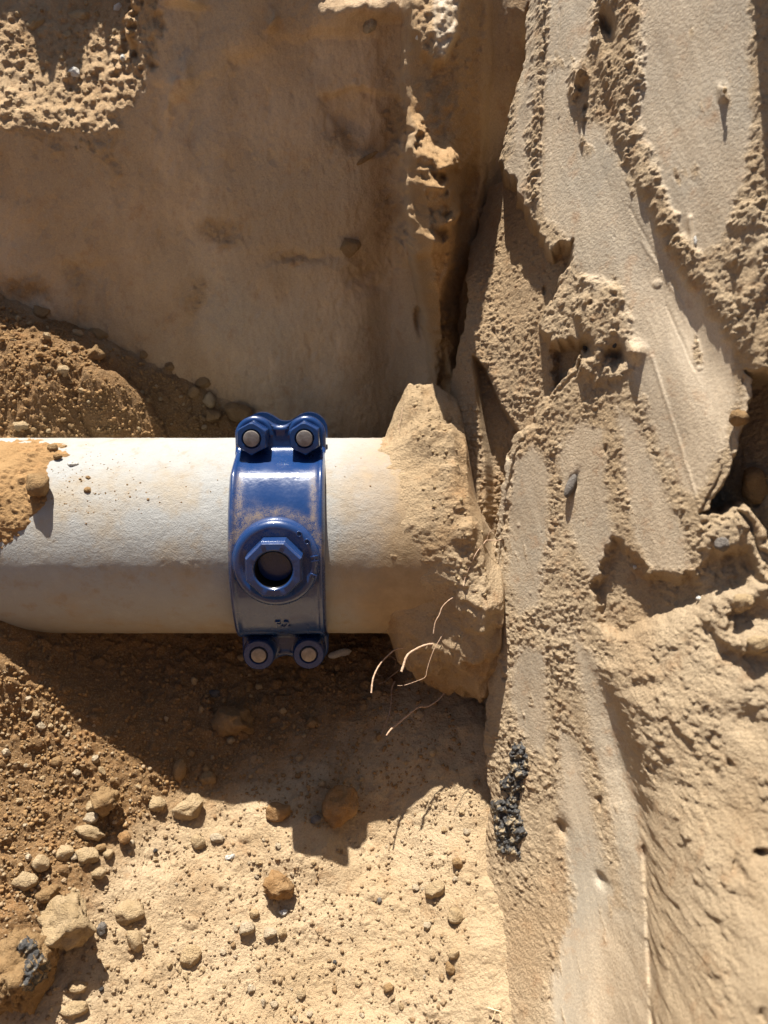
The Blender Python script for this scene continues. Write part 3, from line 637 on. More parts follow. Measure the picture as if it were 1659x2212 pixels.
def saddle_mesh(name, wp=WP, dust=True):
    nx = 90; xs = np.sin(np.linspace(-1, 1, nx) * math.pi / 2 * .92) / math.sin(math.pi / 2 * .92) * HX
    ax = np.abs(xs)
    circ = np.where(np.abs(ax - XL) < RL, VL + np.sqrt(np.maximum(RL ** 2 - (ax - XL) ** 2, 0)), VL)
    val = VL + .0085 + 40 * xs ** 2
    vt = np.where(ax < XL - RL * .55, np.maximum(np.minimum(val, circ + 1), np.where(ax > XL - RL, np.minimum(circ, val + .002), val)), circ)
    ker = np.ones(5) / 5; vt2 = np.convolve(np.pad(vt, 2, 'edge'), ker, 'valid'); vt = np.where(ax < .016, vt2, vt)
    # path per column, from the crown (v = 0) outwards
    th1 = math.asin(.064 / RB)
    arc = np.linspace(0, th1, 46)
    pv = [RB * np.sin(arc)[:, None] * np.ones(nx)]; pw = [RB * np.cos(arc)[:, None] * np.ones(nx)]
    t = np.linspace(0, 1, 24)[1:, None]
    p0 = np.array([.064, RB * math.cos(th1)]); p1 = p0 + .012 * np.array([math.cos(th1), -math.sin(th1)]); p3 = np.array([.0835, wp]); p2 = p3 + np.array([-.0072, .004])
    for k, l in ((0, pv), (1, pw)):
        l.append(((1 - t) ** 3 * p0[k] + 3 * (1 - t) ** 2 * t * p1[k] + 3 * (1 - t) * t * t * p2[k] + t ** 3 * p3[k]) * np.ones(nx))
    s = np.sin(np.linspace(0, 1, 34)[1:, None] * math.pi / 2)
    pv.append(.0835 + (vt - .0835)[None] * s); pw.append(wp + 0 * (vt[None] * s))
    pv = np.concatenate(pv); pw = np.concatenate(pw)
    pv = np.concatenate([-pv[:0:-1], pv]); pw = np.concatenate([pw[:0:-1], pw])
    X_ = np.ones(pv.shape) * xs
    # local normals in the v-w plane
    gv = np.gradient(pv, axis=0); gw = np.gradient(pw, axis=0); L = np.hypot(gv, gw) + 1e-12
    nv = -gw / L; nw = gv / L
    nv[-2:], nw[-2:] = nv[-3], nw[-3]; nv[:2], nw[:2] = nv[2], nw[2]
    slope = np.gradient(vt, xs)
    d_tip = (vt[None] - np.abs(pv)) / np.sqrt(1 + np.minimum(slope ** 2, 9))[None]
    d = np.minimum((HX - np.abs(X_)), d_tip)
    lob = np.hypot(np.abs(X_) - XL, np.abs(pv) - VL); d = np.where((np.abs(pv) > VL) & (lob < RL), np.minimum(np.maximum(RL - lob, 0), HX - np.abs(X_) + 1), d)
    bead = np.interp(d, [0, .0004, .0010, .0020, .0032, .0046, .0060, .0078, .0095], [-.0036, -.0020, -.0006, .0012, .0018, .0015, .0006, .0001, 0])
    hgt = bead * np.where(np.abs(pv) > .080, .38, 1)
    top = np.stack([X_, pv + nv * hgt, pw + nw * hgt], -1)
    th = .0105
    inn = np.stack([X_, pv - nv * th, pw - nw * th], -1)
    rr = np.hypot(inn[..., 1], inn[..., 2]); f = np.where(np.abs(pv) < .075, np.maximum(rr, R + .0012) / rr, 1)
    inn[..., 1] *= f; inn[..., 2] *= f
    n1, n2 = top.shape[:2]; N = n1 * n2
    V = [top.reshape(-1, 3), inn.reshape(-1, 3)]; Q = [gridq(n1, n2)[:, ::-1][:, ::-1], gridq(n1, n2)[:, ::-1] + N]
    I = np.arange(N).reshape(n1, n2)
    ring = np.concatenate([I[0, :], I[1:, -1], I[-1, -2::-1], I[-2:0:-1, 0]])
    ra = top.reshape(-1, 3)[ring]; rb = inn.reshape(-1, 3)[ring]; m = len(ring); o = 2 * N
    V += [ra, rb]; k = np.arange(m); k2 = (k + 1) % m
    Q.append(np.stack([o + k2, o + k, o + m + k, o + m + k2], 1))
    me = rawmesh(name, np.concatenate(V), np.concatenate(Q))
    at = me.color_attributes.new('mask', 'FLOAT_COLOR', 'POINT'); c = np.zeros((len(me.vertices), 4), np.float32); c[:, 3] = 1
    if dust:
        dd = np.exp(-((d - .0085) / .003) ** 2) * sst(-.03, .02, pv) * sst(.075, .055, pv) + np.exp(-((np.hypot(X_, pv) - .0385) / .0035) ** 2) * sst(-.012, .01, pv) + .5 * np.exp(-((X_ + .022) / .012) ** 2 - ((pv - .036) / .01) ** 2)
        c[:N, 0] = np.clip(dd, 0, 1).ravel()
    at.data.foreach_set('color', c.ravel())
    return me
body = link('saddle', saddle_mesh('saddle'), M_BLUE, clamp)
low = link('lower_strap', saddle_mesh('lower_strap', .030, False), M_BLUE, clamp); low.rotation_euler = (math.pi, 0, 0)
def loops_mesh(name, rings, cap0=True, cap1=True, ang=35):
    """rings: list of (n,3) arrays with equal n"""
    n = len(rings[0]); V = np.concatenate(rings); Q = []
    k = np.arange(n); k2 = (k + 1) % n
    for i in range(len(rings) - 1): Q.append(np.stack([i * n + k, i * n + k2, (i + 1) * n + k2, (i + 1) * n + k], 1))
    faces = [tuple(q) for q in np.concatenate(Q).tolist()]
    if cap0: faces.append(tuple(range(n))[::-1])
    if cap1: faces.append(tuple(range((len(rings) - 1) * n, len(rings) * n)))
    me = bpy.data.meshes.new(name); me.from_pydata(V.tolist(), [], faces); me.update()
    me.polygons.foreach_set('use_smooth', [True] * len(me.polygons))
    me.set_sharp_from_angle(angle=math.radians(ang))
    return me
def circ(r, wv, n=64, c=(0, 0)):
    a = np.arange(n) * 2 * math.pi / n
    r = np.broadcast_to(r, (n,))
    return np.stack([c[0] + r * np.cos(a), c[1] + r * np.sin(a), np.full(n, wv)], 1)
def ngon_r(af, k, n, off=0.):
    a = np.arange(n) * 2 * math.pi / n + off; s = 2 * math.pi / k
    return af / 2 / np.cos((a + s / 2) % s - s / 2)
def addmask(me, f):
    at = me.color_attributes.new('mask', 'FLOAT_COLOR', 'POINT'); co = np.zeros(len(me.vertices) * 3, np.float32); me.vertices.foreach_get('co', co); co = co.reshape(-1, 3)
    c = np.zeros((len(co), 4), np.float32); c[:, 3] = 1; c[:, 0] = np.clip(f(co), 0, 1); at.data.foreach_set('color', c.ravel())
pad = loops_mesh('boss_pad', [circ(r, w_, 96) for r, w_ in ((.0350, .084), (.0348, .0975), (.0344, .1005), (.0334, .1030), (.0318, .1046), (.0298, .1054), (.0275, .1052), (.0255, .1042), (.0190, .1040))], True, True, 60)
addmask(pad, lambda c: .75 * np.exp(-((np.hypot(c[:, 0], c[:, 1]) - .0245) / .0035) ** 2) * sst(-.018, .012, c[:, 1]))
padm = link('boss_pad', pad, M_BLUE, body)
n = 96; o8 = lambda af: ngon_r(af, 8, n)
bs = loops_mesh('threaded_boss', [circ(o8(.0425), .100, n), circ(o8(.0425), .1195, n), circ(o8(.0418), .1206, n), circ(o8(.0395), .1226, n), circ(.0158, .1229, n), circ(.0150, .1226, n), circ(.0142, .1216, n)], True, False, 24)
addmask(bs, lambda c: .03 + 0 * c[:, 0])
boss = link('threaded_boss', bs, M_BLUE, body)
rings = [circ(.0142, .1217, 64)]
for i in range(9):
    rings += [circ(.0133, .1205 - i * .0021, 64), circ(.0141, .1195 - i * .0021, 64)]
rings += [circ(.0132, .098, 64), circ(.0132, .0888, 64)]
bore = loops_mesh('bore', rings, False, True, 25)
link('bore', bore, M_BORE, boss)
def hexnut(name, af=.0238, z0=.0365, z1=.0588, roundish=False, rot=.1):
    n = 72
    if roundish:
        prof = [(.0143, z0), (.0143, z0 + .010), (.0139, z1 - .004), (.0133, z1 - .0012), (.0124, z1)]
        rs_ = [circ(r, z, n) for r, z in prof]
    else:
        rr = ngon_r(af, 6, n, rot); ch = np.minimum(rr, af / 2 * 1.07)
        rs_ = [circ(rr * .98, z0, n), circ(rr, z0 + .001, n), circ(rr, z1 - .0020, n), circ(rr * .985, z1 - .0008, n), circ(np.minimum(rr * .93, af / 2), z1, n)]
    rs_ += [circ(.0081, z1 + .0001, n), circ(.0074, z1 - .0012, n), circ(.0070, z1 - .003, n)]
    me = loops_mesh(name, rs_, True, True, 28); addmask(me, lambda c: .03 + 0 * c[:, 0]); return me
HEX = hexnut('nut'); RND = hexnut('nut', roundish=True, z0=.0355, z1=.0560)
n = 48
BOLT = loops_mesh('bolt', [circ(.0110, -.066, n), circ(.0110, -.056, n), circ(.0066, -.0555, n), circ(.0066, .0590, n), circ(.0062, .0602, n), circ(.0040, .0606, n)], True, True, 40)
BOLT.materials.append(M_STEEL); HEX.materials.append(M_BLUE); RND.materials.append(M_BLUE)
for sv in (1, -1):
    for sx in (-1, 1):
        nu = link('nut', HEX if sv > 0 else RND, None, clamp); nu.location = (sx * XL, sv * VL, 0); nu.rotation_euler = (0, 0, random.uniform(-.25, .25))
        bo = link('bolt', BOLT, None, clamp); bo.location = (sx * XL, sv * VL, 0 if sv > 0 else -.0036); bo.rotation_euler = (0, 0, random.uniform(0, 3))
def lettering(txt, size, x, v, name='raised_lettering', parent=body, r=RB, w=None, rot=0):
    cu = bpy.data.curves.new(name, 'FONT'); cu.body = txt; cu.size = size; cu.extrude = .0011; cu.bevel_depth = .00022; cu.align_x = 'CENTER'; cu.align_y = 'CENTER'; cu.resolution_u = 3
    tmp = bpy.data.objects.new('tmp', cu); COL.objects.link(tmp)
    bpy.context.view_layer.update()
    me = bpy.data.meshes.new_from_object(tmp.evaluated_get(bpy.context.evaluated_depsgraph_get())); bpy.data.objects.remove(tmp)
    addmask(me, lambda c: 0 * c[:, 0])
    o = bpy.data.objects.new(name, me); COL.objects.link(o); me.materials.clear(); me.materials.append(M_BLUE); o.parent = parent
    if w is None:
        a = math.asin(v / r); o.location = (x, v, r * math.cos(a) + .0002); o.rotation_euler = (-a, 0, rot)
    else: o.location = (x, v, w); o.rotation_euler = (0, 0, rot)
    return o
lettering('F.2', .0105, .002, -.0560)
for k, ch in enumerate('OO'):
    a = math.radians(52 - 16 * k); lettering(ch, .0062, .0300 * math.cos(a), .0300 * math.sin(a), parent=padm, w=.1053, rot=a - math.pi / 2)
for k, ch in enumerate('HE'):
    a = math.radians(8 - 26 * k); lettering(ch, .0075, .0300 * math.cos(a), .0300 * math.sin(a), parent=padm, w=.1053, rot=a - math.pi / 2)

# ================================================================== RAY CASTS FROM THE CAMERA ONTO WHAT IS BUILT
bpy.context.view_layer.update()
def hit(px, py, objs):
    d = Vector(ray(px, py)); L = d.length; best = None
    for o in objs:
        mi = o.matrix_world.inverted()
        ok, loc, nor, idx = o.ray_cast(mi @ Vector(CAM), (mi.to_3x3() @ d).normalized())
        if ok:
            lw = o.matrix_world @ loc; t = (lw - Vector(CAM)).length / L
            if best is None or t < best[0]: best = (t, np.array(lw), np.array(o.matrix_world.to_3x3() @ nor))
    return best
SOILS = [back, slab, floor, bank]

# ================================================================== STONES
from mathutils import noise as MN
import bmesh
def rock_mesh(name, seed, sub=3, cuts=7, rough=.10, round_=.5, pit=0):
    bm = bmesh.new(); bmesh.ops.create_icosphere(bm, subdivisions=sub, radius=1)
    r = random.Random(seed)
    pl = []
    for _ in range(cuts):
        v = Vector((r.gauss(0, 1), r.gauss(0, 1), r.gauss(0, 1))).normalized(); pl.append((v, r.uniform(.62, .9)))
    of = Vector((seed * 3.7, seed * 1.3, -seed * 2.1))
    for v in bm.verts:
        p = v.co.copy(); n_ = p.normalized()
        for q, k in pl:
            e = p.dot(q) - k
            if e > 0: p -= q * e * (.94 if cuts > 9 else .82)
        k = MN.fractal(n_ * 1.6 + of, .9, 2.1, 4) * rough * 1.2 + MN.fractal(n_ * 6 + of, .8, 2.2, 4) * rough * .45
        if sub >= 3: k += MN.fractal(n_ * 17 + of, .6, 2.2, 3) * rough * .5
        if pit: k -= pit * max(0, MN.noise(n_ * 2.2 + of * 1.7)) ** 1.5
        v.co = p + n_ * k
    m = 1 / max(max(abs(c) for c in v.co) for v in bm.verts)
    for v in bm.verts: v.co *= m
    me = bpy.data.meshes.new(name); bm.to_mesh(me); bm.free()
    me.polygons.foreach_set('use_smooth', [True] * len(me.polygons))
    if sub <= 2 and cuts > 8: me.set_sharp_from_angle(angle=math.radians(38))
    return me
IMG = np.stack([AX, UP, -FW], 1)
def orient(ang, tilt=(0, 0)):
    a = math.radians(ang)
    Rz = Matrix.Rotation(a, 3, 'Z'); Rt = Matrix.Rotation(tilt[0], 3, 'X') @ Matrix.Rotation(tilt[1], 3, 'Y')
    return Matrix(IMG.tolist()) @ Rz @ Rt
def place_stone(px, py, wpx, hpx, ang, mat, label=None, seed=0, objs=None, sub=3, depth=None, sink=.25, name='stone', cat='stone', group=None, mesh=None, cuts=7, rough=.1, pit=0):
    h = hit(px, py, objs or SOILS)
    if h is None: return None
    t, p, nrm = h
    sx = wpx / 2 * t / FPX; sy = hpx / 2 * t / FPX; sz = depth if depth else .8 * min(sx, sy) + .15 * max(sx, sy)
    me = mesh if mesh is not None else rock_mesh(name, seed, sub, cuts, rough, pit=pit)
    if mesh is None: me.materials.append(mat)
    o = bpy.data.objects.new(name, me); COL.objects.link(o)
    toc = CAM - p; toc /= np.linalg.norm(toc)
    off = (.5 * nrm + .5 * toc); c = p + off * sz * (1 - 2 * sink)
    M = orient(ang).to_4x4() @ Matrix.Diagonal((sx, sy, sz, 1)); M.translation = Vector(c)
    o.matrix_world = M
    return tag(o, label, cat, group)
ST = [  # px, py, w, h, angle, material, label
    (411, 1745, 78, 56, 22, S_TAN, 'flat pale tan stone just outside the left edge of the clamp shadow', 4, .25),
    (601, 1756, 56, 46, 10, S_RUST, 'orange brown stone half lit at the tip of the shade', 3, .15),
    (734, 1744, 78, 98, -25, S_RUST, 'largest orange brown rock lying in the shadow of the clamp', 4, .15),
    (682, 1772, 26, 24, 0, S_GREY, 'small grey pebble between the two orange brown rocks', 3, .25),
    (224, 1728, 72, 78, 15, S_BROWN, 'angular brown clod on the sunlit loose soil left of the shade', 4, .3),
    (194, 1770, 36, 29, 12, S_PALE, 'speckled pale oval pebble below the angular brown clod', 3, .2),
    (270, 1809, 32, 31, 0, S_RUST, 'round reddish nut-like stone beside a tiny pale pebble', 3, .1),
    (285, 1822, 13, 18, 10, S_PALE, 'tiny pale pebble touching the round reddish stone', 2, .2),
    (335, 1838, 12, 12, 0, S_DARK, 'tiny black pebble alone on the pale floor', 2, .2),
    (141, 1990, 134, 124, -8, S_TAN, 'large rough brown rock with a hollow beside the tarred block', 4, .06),
    (218, 2009, 24, 32, 8, S_GREY, 'grey speckled pebble at the right foot of the large rough rock', 3, .2),
    (56, 1905, 64, 42, 14, S_TAN, 'smooth rounded tan cobble above the large rough rock', 3, .25),
    (89, 1862, 40, 44, 40, S_TAN, 'egg shaped stone leaning on the smooth rounded cobble', 3, .2),
    (104, 1928, 56, 36, 18, S_BROWN, 'lumpy brown clod between the cobble and the large rough rock', 3, .3),
    (211, 1888, 38, 28, 25, S_TAN, 'tan wedge shaped stone at the border of loose soil and floor', 3, .2),
    (187, 1848, 64, 40, -6, S_TAN, 'broad flattened clod above the tan wedge shaped stone', 3, .35),
    (142, 1841, 46, 36, 8, S_TAN, 'dusty clod joined to the left of the broad flattened clod', 3, .35),
    (233, 1846, 26, 26, 0, S_TAN, 'rounded stone to the right of the broad flattened clod', 3, .25),
    (192, 1800, 72, 34, -10, S_TAN, 'long dusty clod under the speckled pale pebble', 3, .4),
    (340, 1735, 44, 42, 10, S_TAN, 'dust covered clod left of the flat pale tan stone', 3, .35),
    (426, 1819, 32, 34, 38, S_TAN, 'upright tan chip casting a shadow on the pale floor', 3, .2),
    (467, 1811, 38, 22, -5, S_PALE, 'low pale clod right of the upright tan chip', 3, .4),
    (497, 1852, 26, 13, 12, S_WHITE, 'flat white chip on the pale floor', 3, .3),
    (604, 1913, 86, 66, -14, S_RUST, 'crumbly rust brown clod in the middle of the sunlit floor', 4, .25),
    (533, 2004, 38, 34, 20, S_PALE, 'pale cube-like pebble below the rust brown clod', 3, .2),
    (584, 2014, 34, 26, 10, S_PALE, 'pale pebble with a flat top beside the cube-like pebble', 3, .25),
    (611, 2016, 23, 22, 0, S_TAN, 'small tan pebble at the right end of the pebble trio', 3, .2),
    (549, 1975, 25, 23, 0, S_TAN, 'rounded tan pebble just above the cube-like pebble', 3, .25),
    (614, 1971, 22, 15, 0, S_WHITE, 'small whitish pebble in the shade under the rust brown clod', 3, .25),
    (278, 1972, 78, 58, 20, S_TAN, 'half buried flat stone right of the large rough rock', 3, .42),
    (291, 2030, 34, 66, 28, S_TAN, 'tall half buried slab standing on edge in the floor', 3, .35),
    (413, 2066, 46, 54, -20, S_TAN, 'half buried rounded stone at the lower left of the floor', 3, .38),
    (165, 2133, 50, 28, 8, S_TAN, 'low stone at the right foot of the tarred block', 3, .3),
    (161, 2182, 72, 40, 6, S_TAN, 'flat clod at the bottom edge below the tarred block', 3, .35),
    (940, 1924, 56, 38, 24, S_TAN, 'oblong tan stone near the foot of the cut wall', 3, .25),
    (988, 1865, 24, 28, 20, S_BROWN, 'small brown stone above the oblong stone near the cut wall', 3, .25),
    (982, 1978, 40, 38, 0, S_TAN, 'dusty round clod low beside the cut wall', 3, .3),
    (982, 2061, 32, 25, 40, S_TAN, 'upper of two tan stones touching beside the cut wall', 3, .25),
    (972, 2090, 24, 30, 15, S_BROWN, 'lower of two stones touching beside the cut wall', 3, .25),
    (840, 2137, 27, 22, 20, S_BROWN, 'brown oval pebble alone near the bottom edge', 3, .2),
    (652, 2146, 22, 26, 0, S_TAN, 'small tan stone near the middle of the bottom edge', 3, .25),
    (723, 2078, 11, 11, 0, S_DARK, 'tiny black pebble right of the pebble trio', 2, .2),
    (220, 2137, 11, 11, 0, S_DARK, 'tiny dark pebble near the tarred block', 2, .2),
    (820, 1944, 12, 12, 0, S_GREY, 'tiny grey pebble on the right half of the floor', 2, .2),
    (505, 1556, 104, 96, -4, S_BROWN, 'blocky brown clod in deep shade under the clamp', 4, .45),
    (463, 1497, 34, 20, -5, S_GREY, 'flat greyish stone above the blocky clod in the shade', 3, .3),
    (448, 1682, 42, 34, 20, S_BROWN, 'brown clod at the lower edge of the deep shade', 3, .3),
    (385, 1664, 32, 50, -20, S_BROWN, 'leaning brown flake in the shade by the loose soil', 3, .3),
    (735, 1414, 56, 20, 14, S_WHITE, 'flake under the pipe right of the clamp, coloured white for a sliver of sun', 3, .2),  # white colour stands in for sunlight catching the stone
    (672, 1560, 28, 26, 0, S_BROWN, 'rounded stone in the shade below the right lower nut', 3, .25),
    (210, 723, 48, 33, 0, S_BROWN, 'oval brown cobble on the shaded mound behind the pipe', 3, .25),
    (88, 674, 48, 30, -8, S_BROWN, 'low stone high on the shaded mound by the wall', 3, .3),
    (204, 766, 48, 40, 10, S_BROWN, 'dull clod below the oval brown cobble on the mound', 3, .35),
    (168, 721, 26, 22, 0, S_TAN, 'round stone left of the oval brown cobble on the mound', 3, .3),
    (437, 829, 42, 28, 0, S_BROWN, 'upper brown stone at the foot of the back wall near the clamp', 3, .25),
    (419, 847, 32, 26, 30, S_BROWN, 'brown stone squeezed under the upper stone by the back wall', 3, .25),
    (450, 864, 30, 37, 10, S_TAN, 'upright tan stone at the foot of the back wall', 3, .25),
    (461, 899, 44, 34, 0, S_BROWN, 'squarish clod just behind the pipe near the clamp', 3, .3),
    (512, 890, 74, 46, -18, S_BROWN, 'broad shaded slab of soil behind the left upper nut', 3, .3),
    (135, 798, 28, 22, 0, S_TAN, 'lit round stone at the shadow line on the mound', 3, .2),
    (46, 920, 36, 28, 0, S_TAN, 'lit tan clod on the mound just above the pipe', 3, .3),
    (365, 792, 26, 22, 0, S_BROWN, 'brown pebble against the back wall midway down the mound', 3, .25),
    (310, 766, 24, 20, 0, S_BROWN, 'brown pebble against the back wall higher up the mound', 3, .25),
    (755, 532, 56, 50, -10, S_BROWN, 'brown stone sticking out of the shaded back wall', 3, .35),
    (162, 152, 29, 25, 0, S_WHITE, 'white stone casting a long shadow on the crumbled ledge', 3, .1),
    (265, 126, 11, 17, 0, S_WHITE, 'small upright white chip near the corner of the ledge', 2, .1),
    (252, 15, 24, 16, 20, S_WHITE, 'pale stone at the top of the ledge', 3, .25),
    (74, 22, 28, 18, -8, S_TAN, 'blunt tan stone at the top left of the ledge', 3, .2),
    (78, 47, 44, 24, 28, S_TAN, 'long tan clod below the blunt stone on the ledge', 3, .2),
    (146, 74, 26, 23, 0, S_TAN, 'round clod in the middle of the ledge', 3, .15),
    (172, 31, 58, 27, 0, S_TAN, 'wide clod near the top of the ledge', 3, .2),
    (152, 236, 16, 11, 0, S_PALE, 'tiny pebble casting a long shadow low on the ledge', 2, .05),
    (800, 55, 34, 42, -20, S_PALE, 'pale stone set in the top of the back wall beside the rib', 3, .4),
    (902, 82, 14, 11, 0, S_WHITE, 'white chip beside the scraped tongue on the rib', 2, .2),
    (1372, 1226, 9, 11, 0, S_WHITE, 'tiny white chip on the cut wall under a scraped tongue', 2, .2),
    (1511, 1293, 17, 14, 0, S_WHITE, 'whitish pebble among the clods of the cut wall', 2, .3),
    (1561, 1178, 36, 36, 10, S_GREY, 'dark squarish clod in the crumbly right side of the cut wall', 3, .3),
    (1502, 520, 7, 26, 2, S_WHITE, 'thin white chip on the scraped face of the cut wall', 2, .3),
    (1268, 752, 20, 30, 8, S_DARK, 'black pebble added to darken a hole of the cut wall', 3, .3),  # black stone added to paint the shade of the hole
    (1328, 746, 9, 15, -20, S_DARK, 'tiny dark chip right of the lodged black pebble', 2, .3),
    (1563, 196, 11, 16, 0, S_TAN, 'small lump casting a streak of shade high on the cut wall', 2, -.2),
]
for i, (px, py, w_, h_, an, mt, lb, sub, sink) in enumerate(ST):
    rough = .22 if 'clod' in lb or 'rough' in lb or 'crumbly' in lb else .12
    place_stone(px, py, w_, h_, an, mt, lb, seed=20 + i, sub=sub, sink=sink, cuts=16 if sub == 4 else 13, rough=rough * .8, pit=.28 if 'hollow' in lb else 0, name='clod' if 'clod' in lb else ('pebble' if 'pebble' in lb else ('rock' if 'rock' in lb else 'stone')), cat='clod' if 'clod' in lb else ('pebble' if 'pebble' in lb else 'stone'))
# stones and crumbs lying on the pipe
PIPE_ST = [(88, 1056, 56, 64, 10, S_BROWN, 'largest brown clod resting on the pipe at the edge of the soil heap', 3), (157, 1001, 33, 17, -6, S_WHITE, 'flat white stone lying on the pipe beside the soil heap', 3), (189, 1058, 19, 17, 0, S_BROWN, 'small brown clod alone on the pipe', 3),
           (190, 1031, 13, 10, 0, S_BROWN, 'tiny clod above the lone small clod on the pipe', 2), (136, 964, 22, 15, 0, S_BROWN, 'dark clod at the top corner of the soil heap on the pipe', 3), (114, 971, 26, 22, 0, S_BROWN, 'lumpy clod left of the top corner of the soil heap', 3), (126, 986, 20, 13, 0, S_BROWN, 'little clod below the top corner of the soil heap', 3)]
for i, (px, py, w_, h_, an, mt, lb, sub) in enumerate(PIPE_ST):
    place_stone(px, py, w_, h_, an, mt, lb, seed=160 + i, sub=sub, sink=.12, objs=[pipe, heap], rough=.14, name='stone' if 'stone' in lb else 'clod', cat='stone' if 'stone' in lb else 'clod')
# a crust of black tar following the surface below it
def crust(name, poly, objs, mat, step, thick, lump, seed, parent=None):
    poly = np.array(poly, float); x0, y0 = poly.min(0) - 8; x1, y1 = poly.max(0) + 8
    Xg, Yg = np.meshgrid(np.arange(x0, x1, step), np.arange(y0, y1, step))
    sd = polysd(Xg + 7 * fbm(Xg / 9, Yg / 9, 3, seed), Yg + 7 * fbm(Xg / 9, Yg / 9, 3, seed + 1), poly, 60)
    P = np.zeros(Xg.shape + (3,)); ok = np.zeros(Xg.shape, bool)
    for j in range(Xg.shape[0]):
        for i in range(Xg.shape[1]):
            if sd[j, i] > -3:
                h = hit(Xg[j, i], Yg[j, i], objs)
                if h: P[j, i] = h[1]; ok[j, i] = True
    m = .62 / FPX; u, v = Xg * m, Yg * m
    up = np.clip(sd / 14, -.2, 1) * thick * (.55 + .9 * fbm(u * 70, v * 70, 4, seed + 2)) + np.clip(sd / 6, 0, 1) * lump * (crumbs(u, v, .0075, seed + 3, 4, .8) * .9 + .003 * fbm(u * 160, v * 160, 3, seed + 4)) + np.clip(sd / 5, -1, .8) * .0016
    P += up[..., None] * (.6 * (-FW) + .4 * SN * (1 if parent is None else 0))
    Q = gridq(*Xg.shape); Q = Q[ok.ravel()[Q].all(1)]
    used = np.unique(Q); mp = np.zeros(Xg.size, int); mp[used] = np.arange(len(used)); V = P.reshape(-1, 3)[used]
    if parent is not None: V = (np.c_[V, np.ones(len(V))] @ np.array(parent.matrix_world.inverted()).T)[:, :3]
    me = rawmesh(name, V, mp[Q][:, ::-1])
    return link(name, me, mat, parent)
# block with a black tar patch in the lower left corner
def tar_block():
    o = place_stone(30, 2100, 178, 200, -18, S_BROWN, 'brown block with a black tar patch in the lower left corner', seed=303, sub=5, sink=.30, cuts=14, rough=.17, name='tarred_block', cat='rock', depth=.032)
    bpy.context.view_layer.update()
    crust('tar_patch', [(42, 2030), (62, 2024), (80, 2036), (84, 2052), (92, 2062), (108, 2076), (110, 2096), (100, 2112), (84, 2124), (70, 2140), (50, 2142), (44, 2126), (54, 2104), (52, 2082), (56, 2064), (36, 2052)], [o], M_TAR, 1.3, .0022, .25, 801, o)
def tar_mat():
    m, t, p = newmat('tar'); g = NG(t)
    co = g.n('ShaderNodeTexCoord').outputs['Object']
    gm = g.n('ShaderNodeNewGeometry').outputs['Position']
    a = g.noise(gm, 420, 5, .7); b = g.noise(gm, 160, 4, .6)
    c = g.mix(g.ramp(a, .4, .75), (.020, .019, .018), (.10, .092, .085))
    c = g.mix(g.ramp(b, .52, .64), c, (.36, .27, .155))
    g.l(c, p.inputs['Base Color']); p.inputs['Roughness'].default_value = .5
    g.l(g.bump(a, .0016), p.inputs['Normal'])
    return m
M_TAR = tar_mat()
tar_block()
# asphalt lump stuck in the cut wall: several fused fragments, one mesh
def merged(name, items, mat, label=None, cat=None, kind=None, group=None, sub=3, rough=.2, objs=None, cuts=8):
    Vs, Fs, n0 = [], [], 0
    for (px, py, w_, h_, an, dz) in items:
        h = hit(px, py, objs or SOILS)
        if h is None: continue
        t, p, nrm = h; me = rock_mesh('tmp', int(px * 7 + py) % 977, sub, cuts, rough)
        co = np.zeros(len(me.vertices) * 3, np.float32); me.vertices.foreach_get('co', co); co = co.reshape(-1, 3).astype(float)
        F_ = np.zeros(len(me.polygons) * 3, np.int32); me.polygons.foreach_get('vertices', F_); bpy.data.meshes.remove(me)
        sx = w_ / 2 * t / FPX; sy = h_ / 2 * t / FPX; sz = .7 * min(sx, sy)
        M = np.array(orient(an)); c = p + (.5 * nrm - .5 * FW) * dz
        Vs.append((co * np.array([sx, sy, sz])) @ M.T + c); Fs.append(F_.reshape(-1, 3) + n0); n0 += len(co)
    me = rawmesh(name, np.concatenate(Vs), np.concatenate(Fs))
    return tag(link(name, me, mat), label, cat, group, kind)
lump_o = crust('asphalt_lump', [(1109, 1602), (1116, 1612), (1129, 1598), (1138, 1627), (1141, 1658), (1138, 1676), (1129, 1686), (1135, 1706), (1121, 1715), (1121, 1741), (1124, 1761), (1133, 1791), (1142, 1800), (1129, 1813), (1119, 1823), (1128, 1865), (1112, 1846), (1098, 1847), (1074, 1839), (1069, 1804), (1067, 1770), (1059, 1749), (1059, 1729), (1071, 1727), (1092, 1729), (1098, 1717), (1080, 1701), (1080, 1688), (1098, 1672), (1102, 1655), (1100, 1629)], [slab], M_TAR, 1.25, .004, 1.3, 821)
tag(lump_o, 'black crusty asphalt lump embedded in the cut wall', 'asphalt lump')
o = place_stone(1237, 1052, 20, 56, -22, S_GREY, 'slug shaped dark grey pebble sticking out of the cut wall', seed=411, sub=4, sink=-.1, rough=.04, cuts=0, name='pebble', cat='pebble')
bk = place_stone(794, 341, 58, 11, 32, S_BROWN, 'brown splinter of bark stuck in the shaded back wall', seed=413, sub=3, sink=.0, rough=.12, cuts=5, name='bark_splinter', cat='bark')
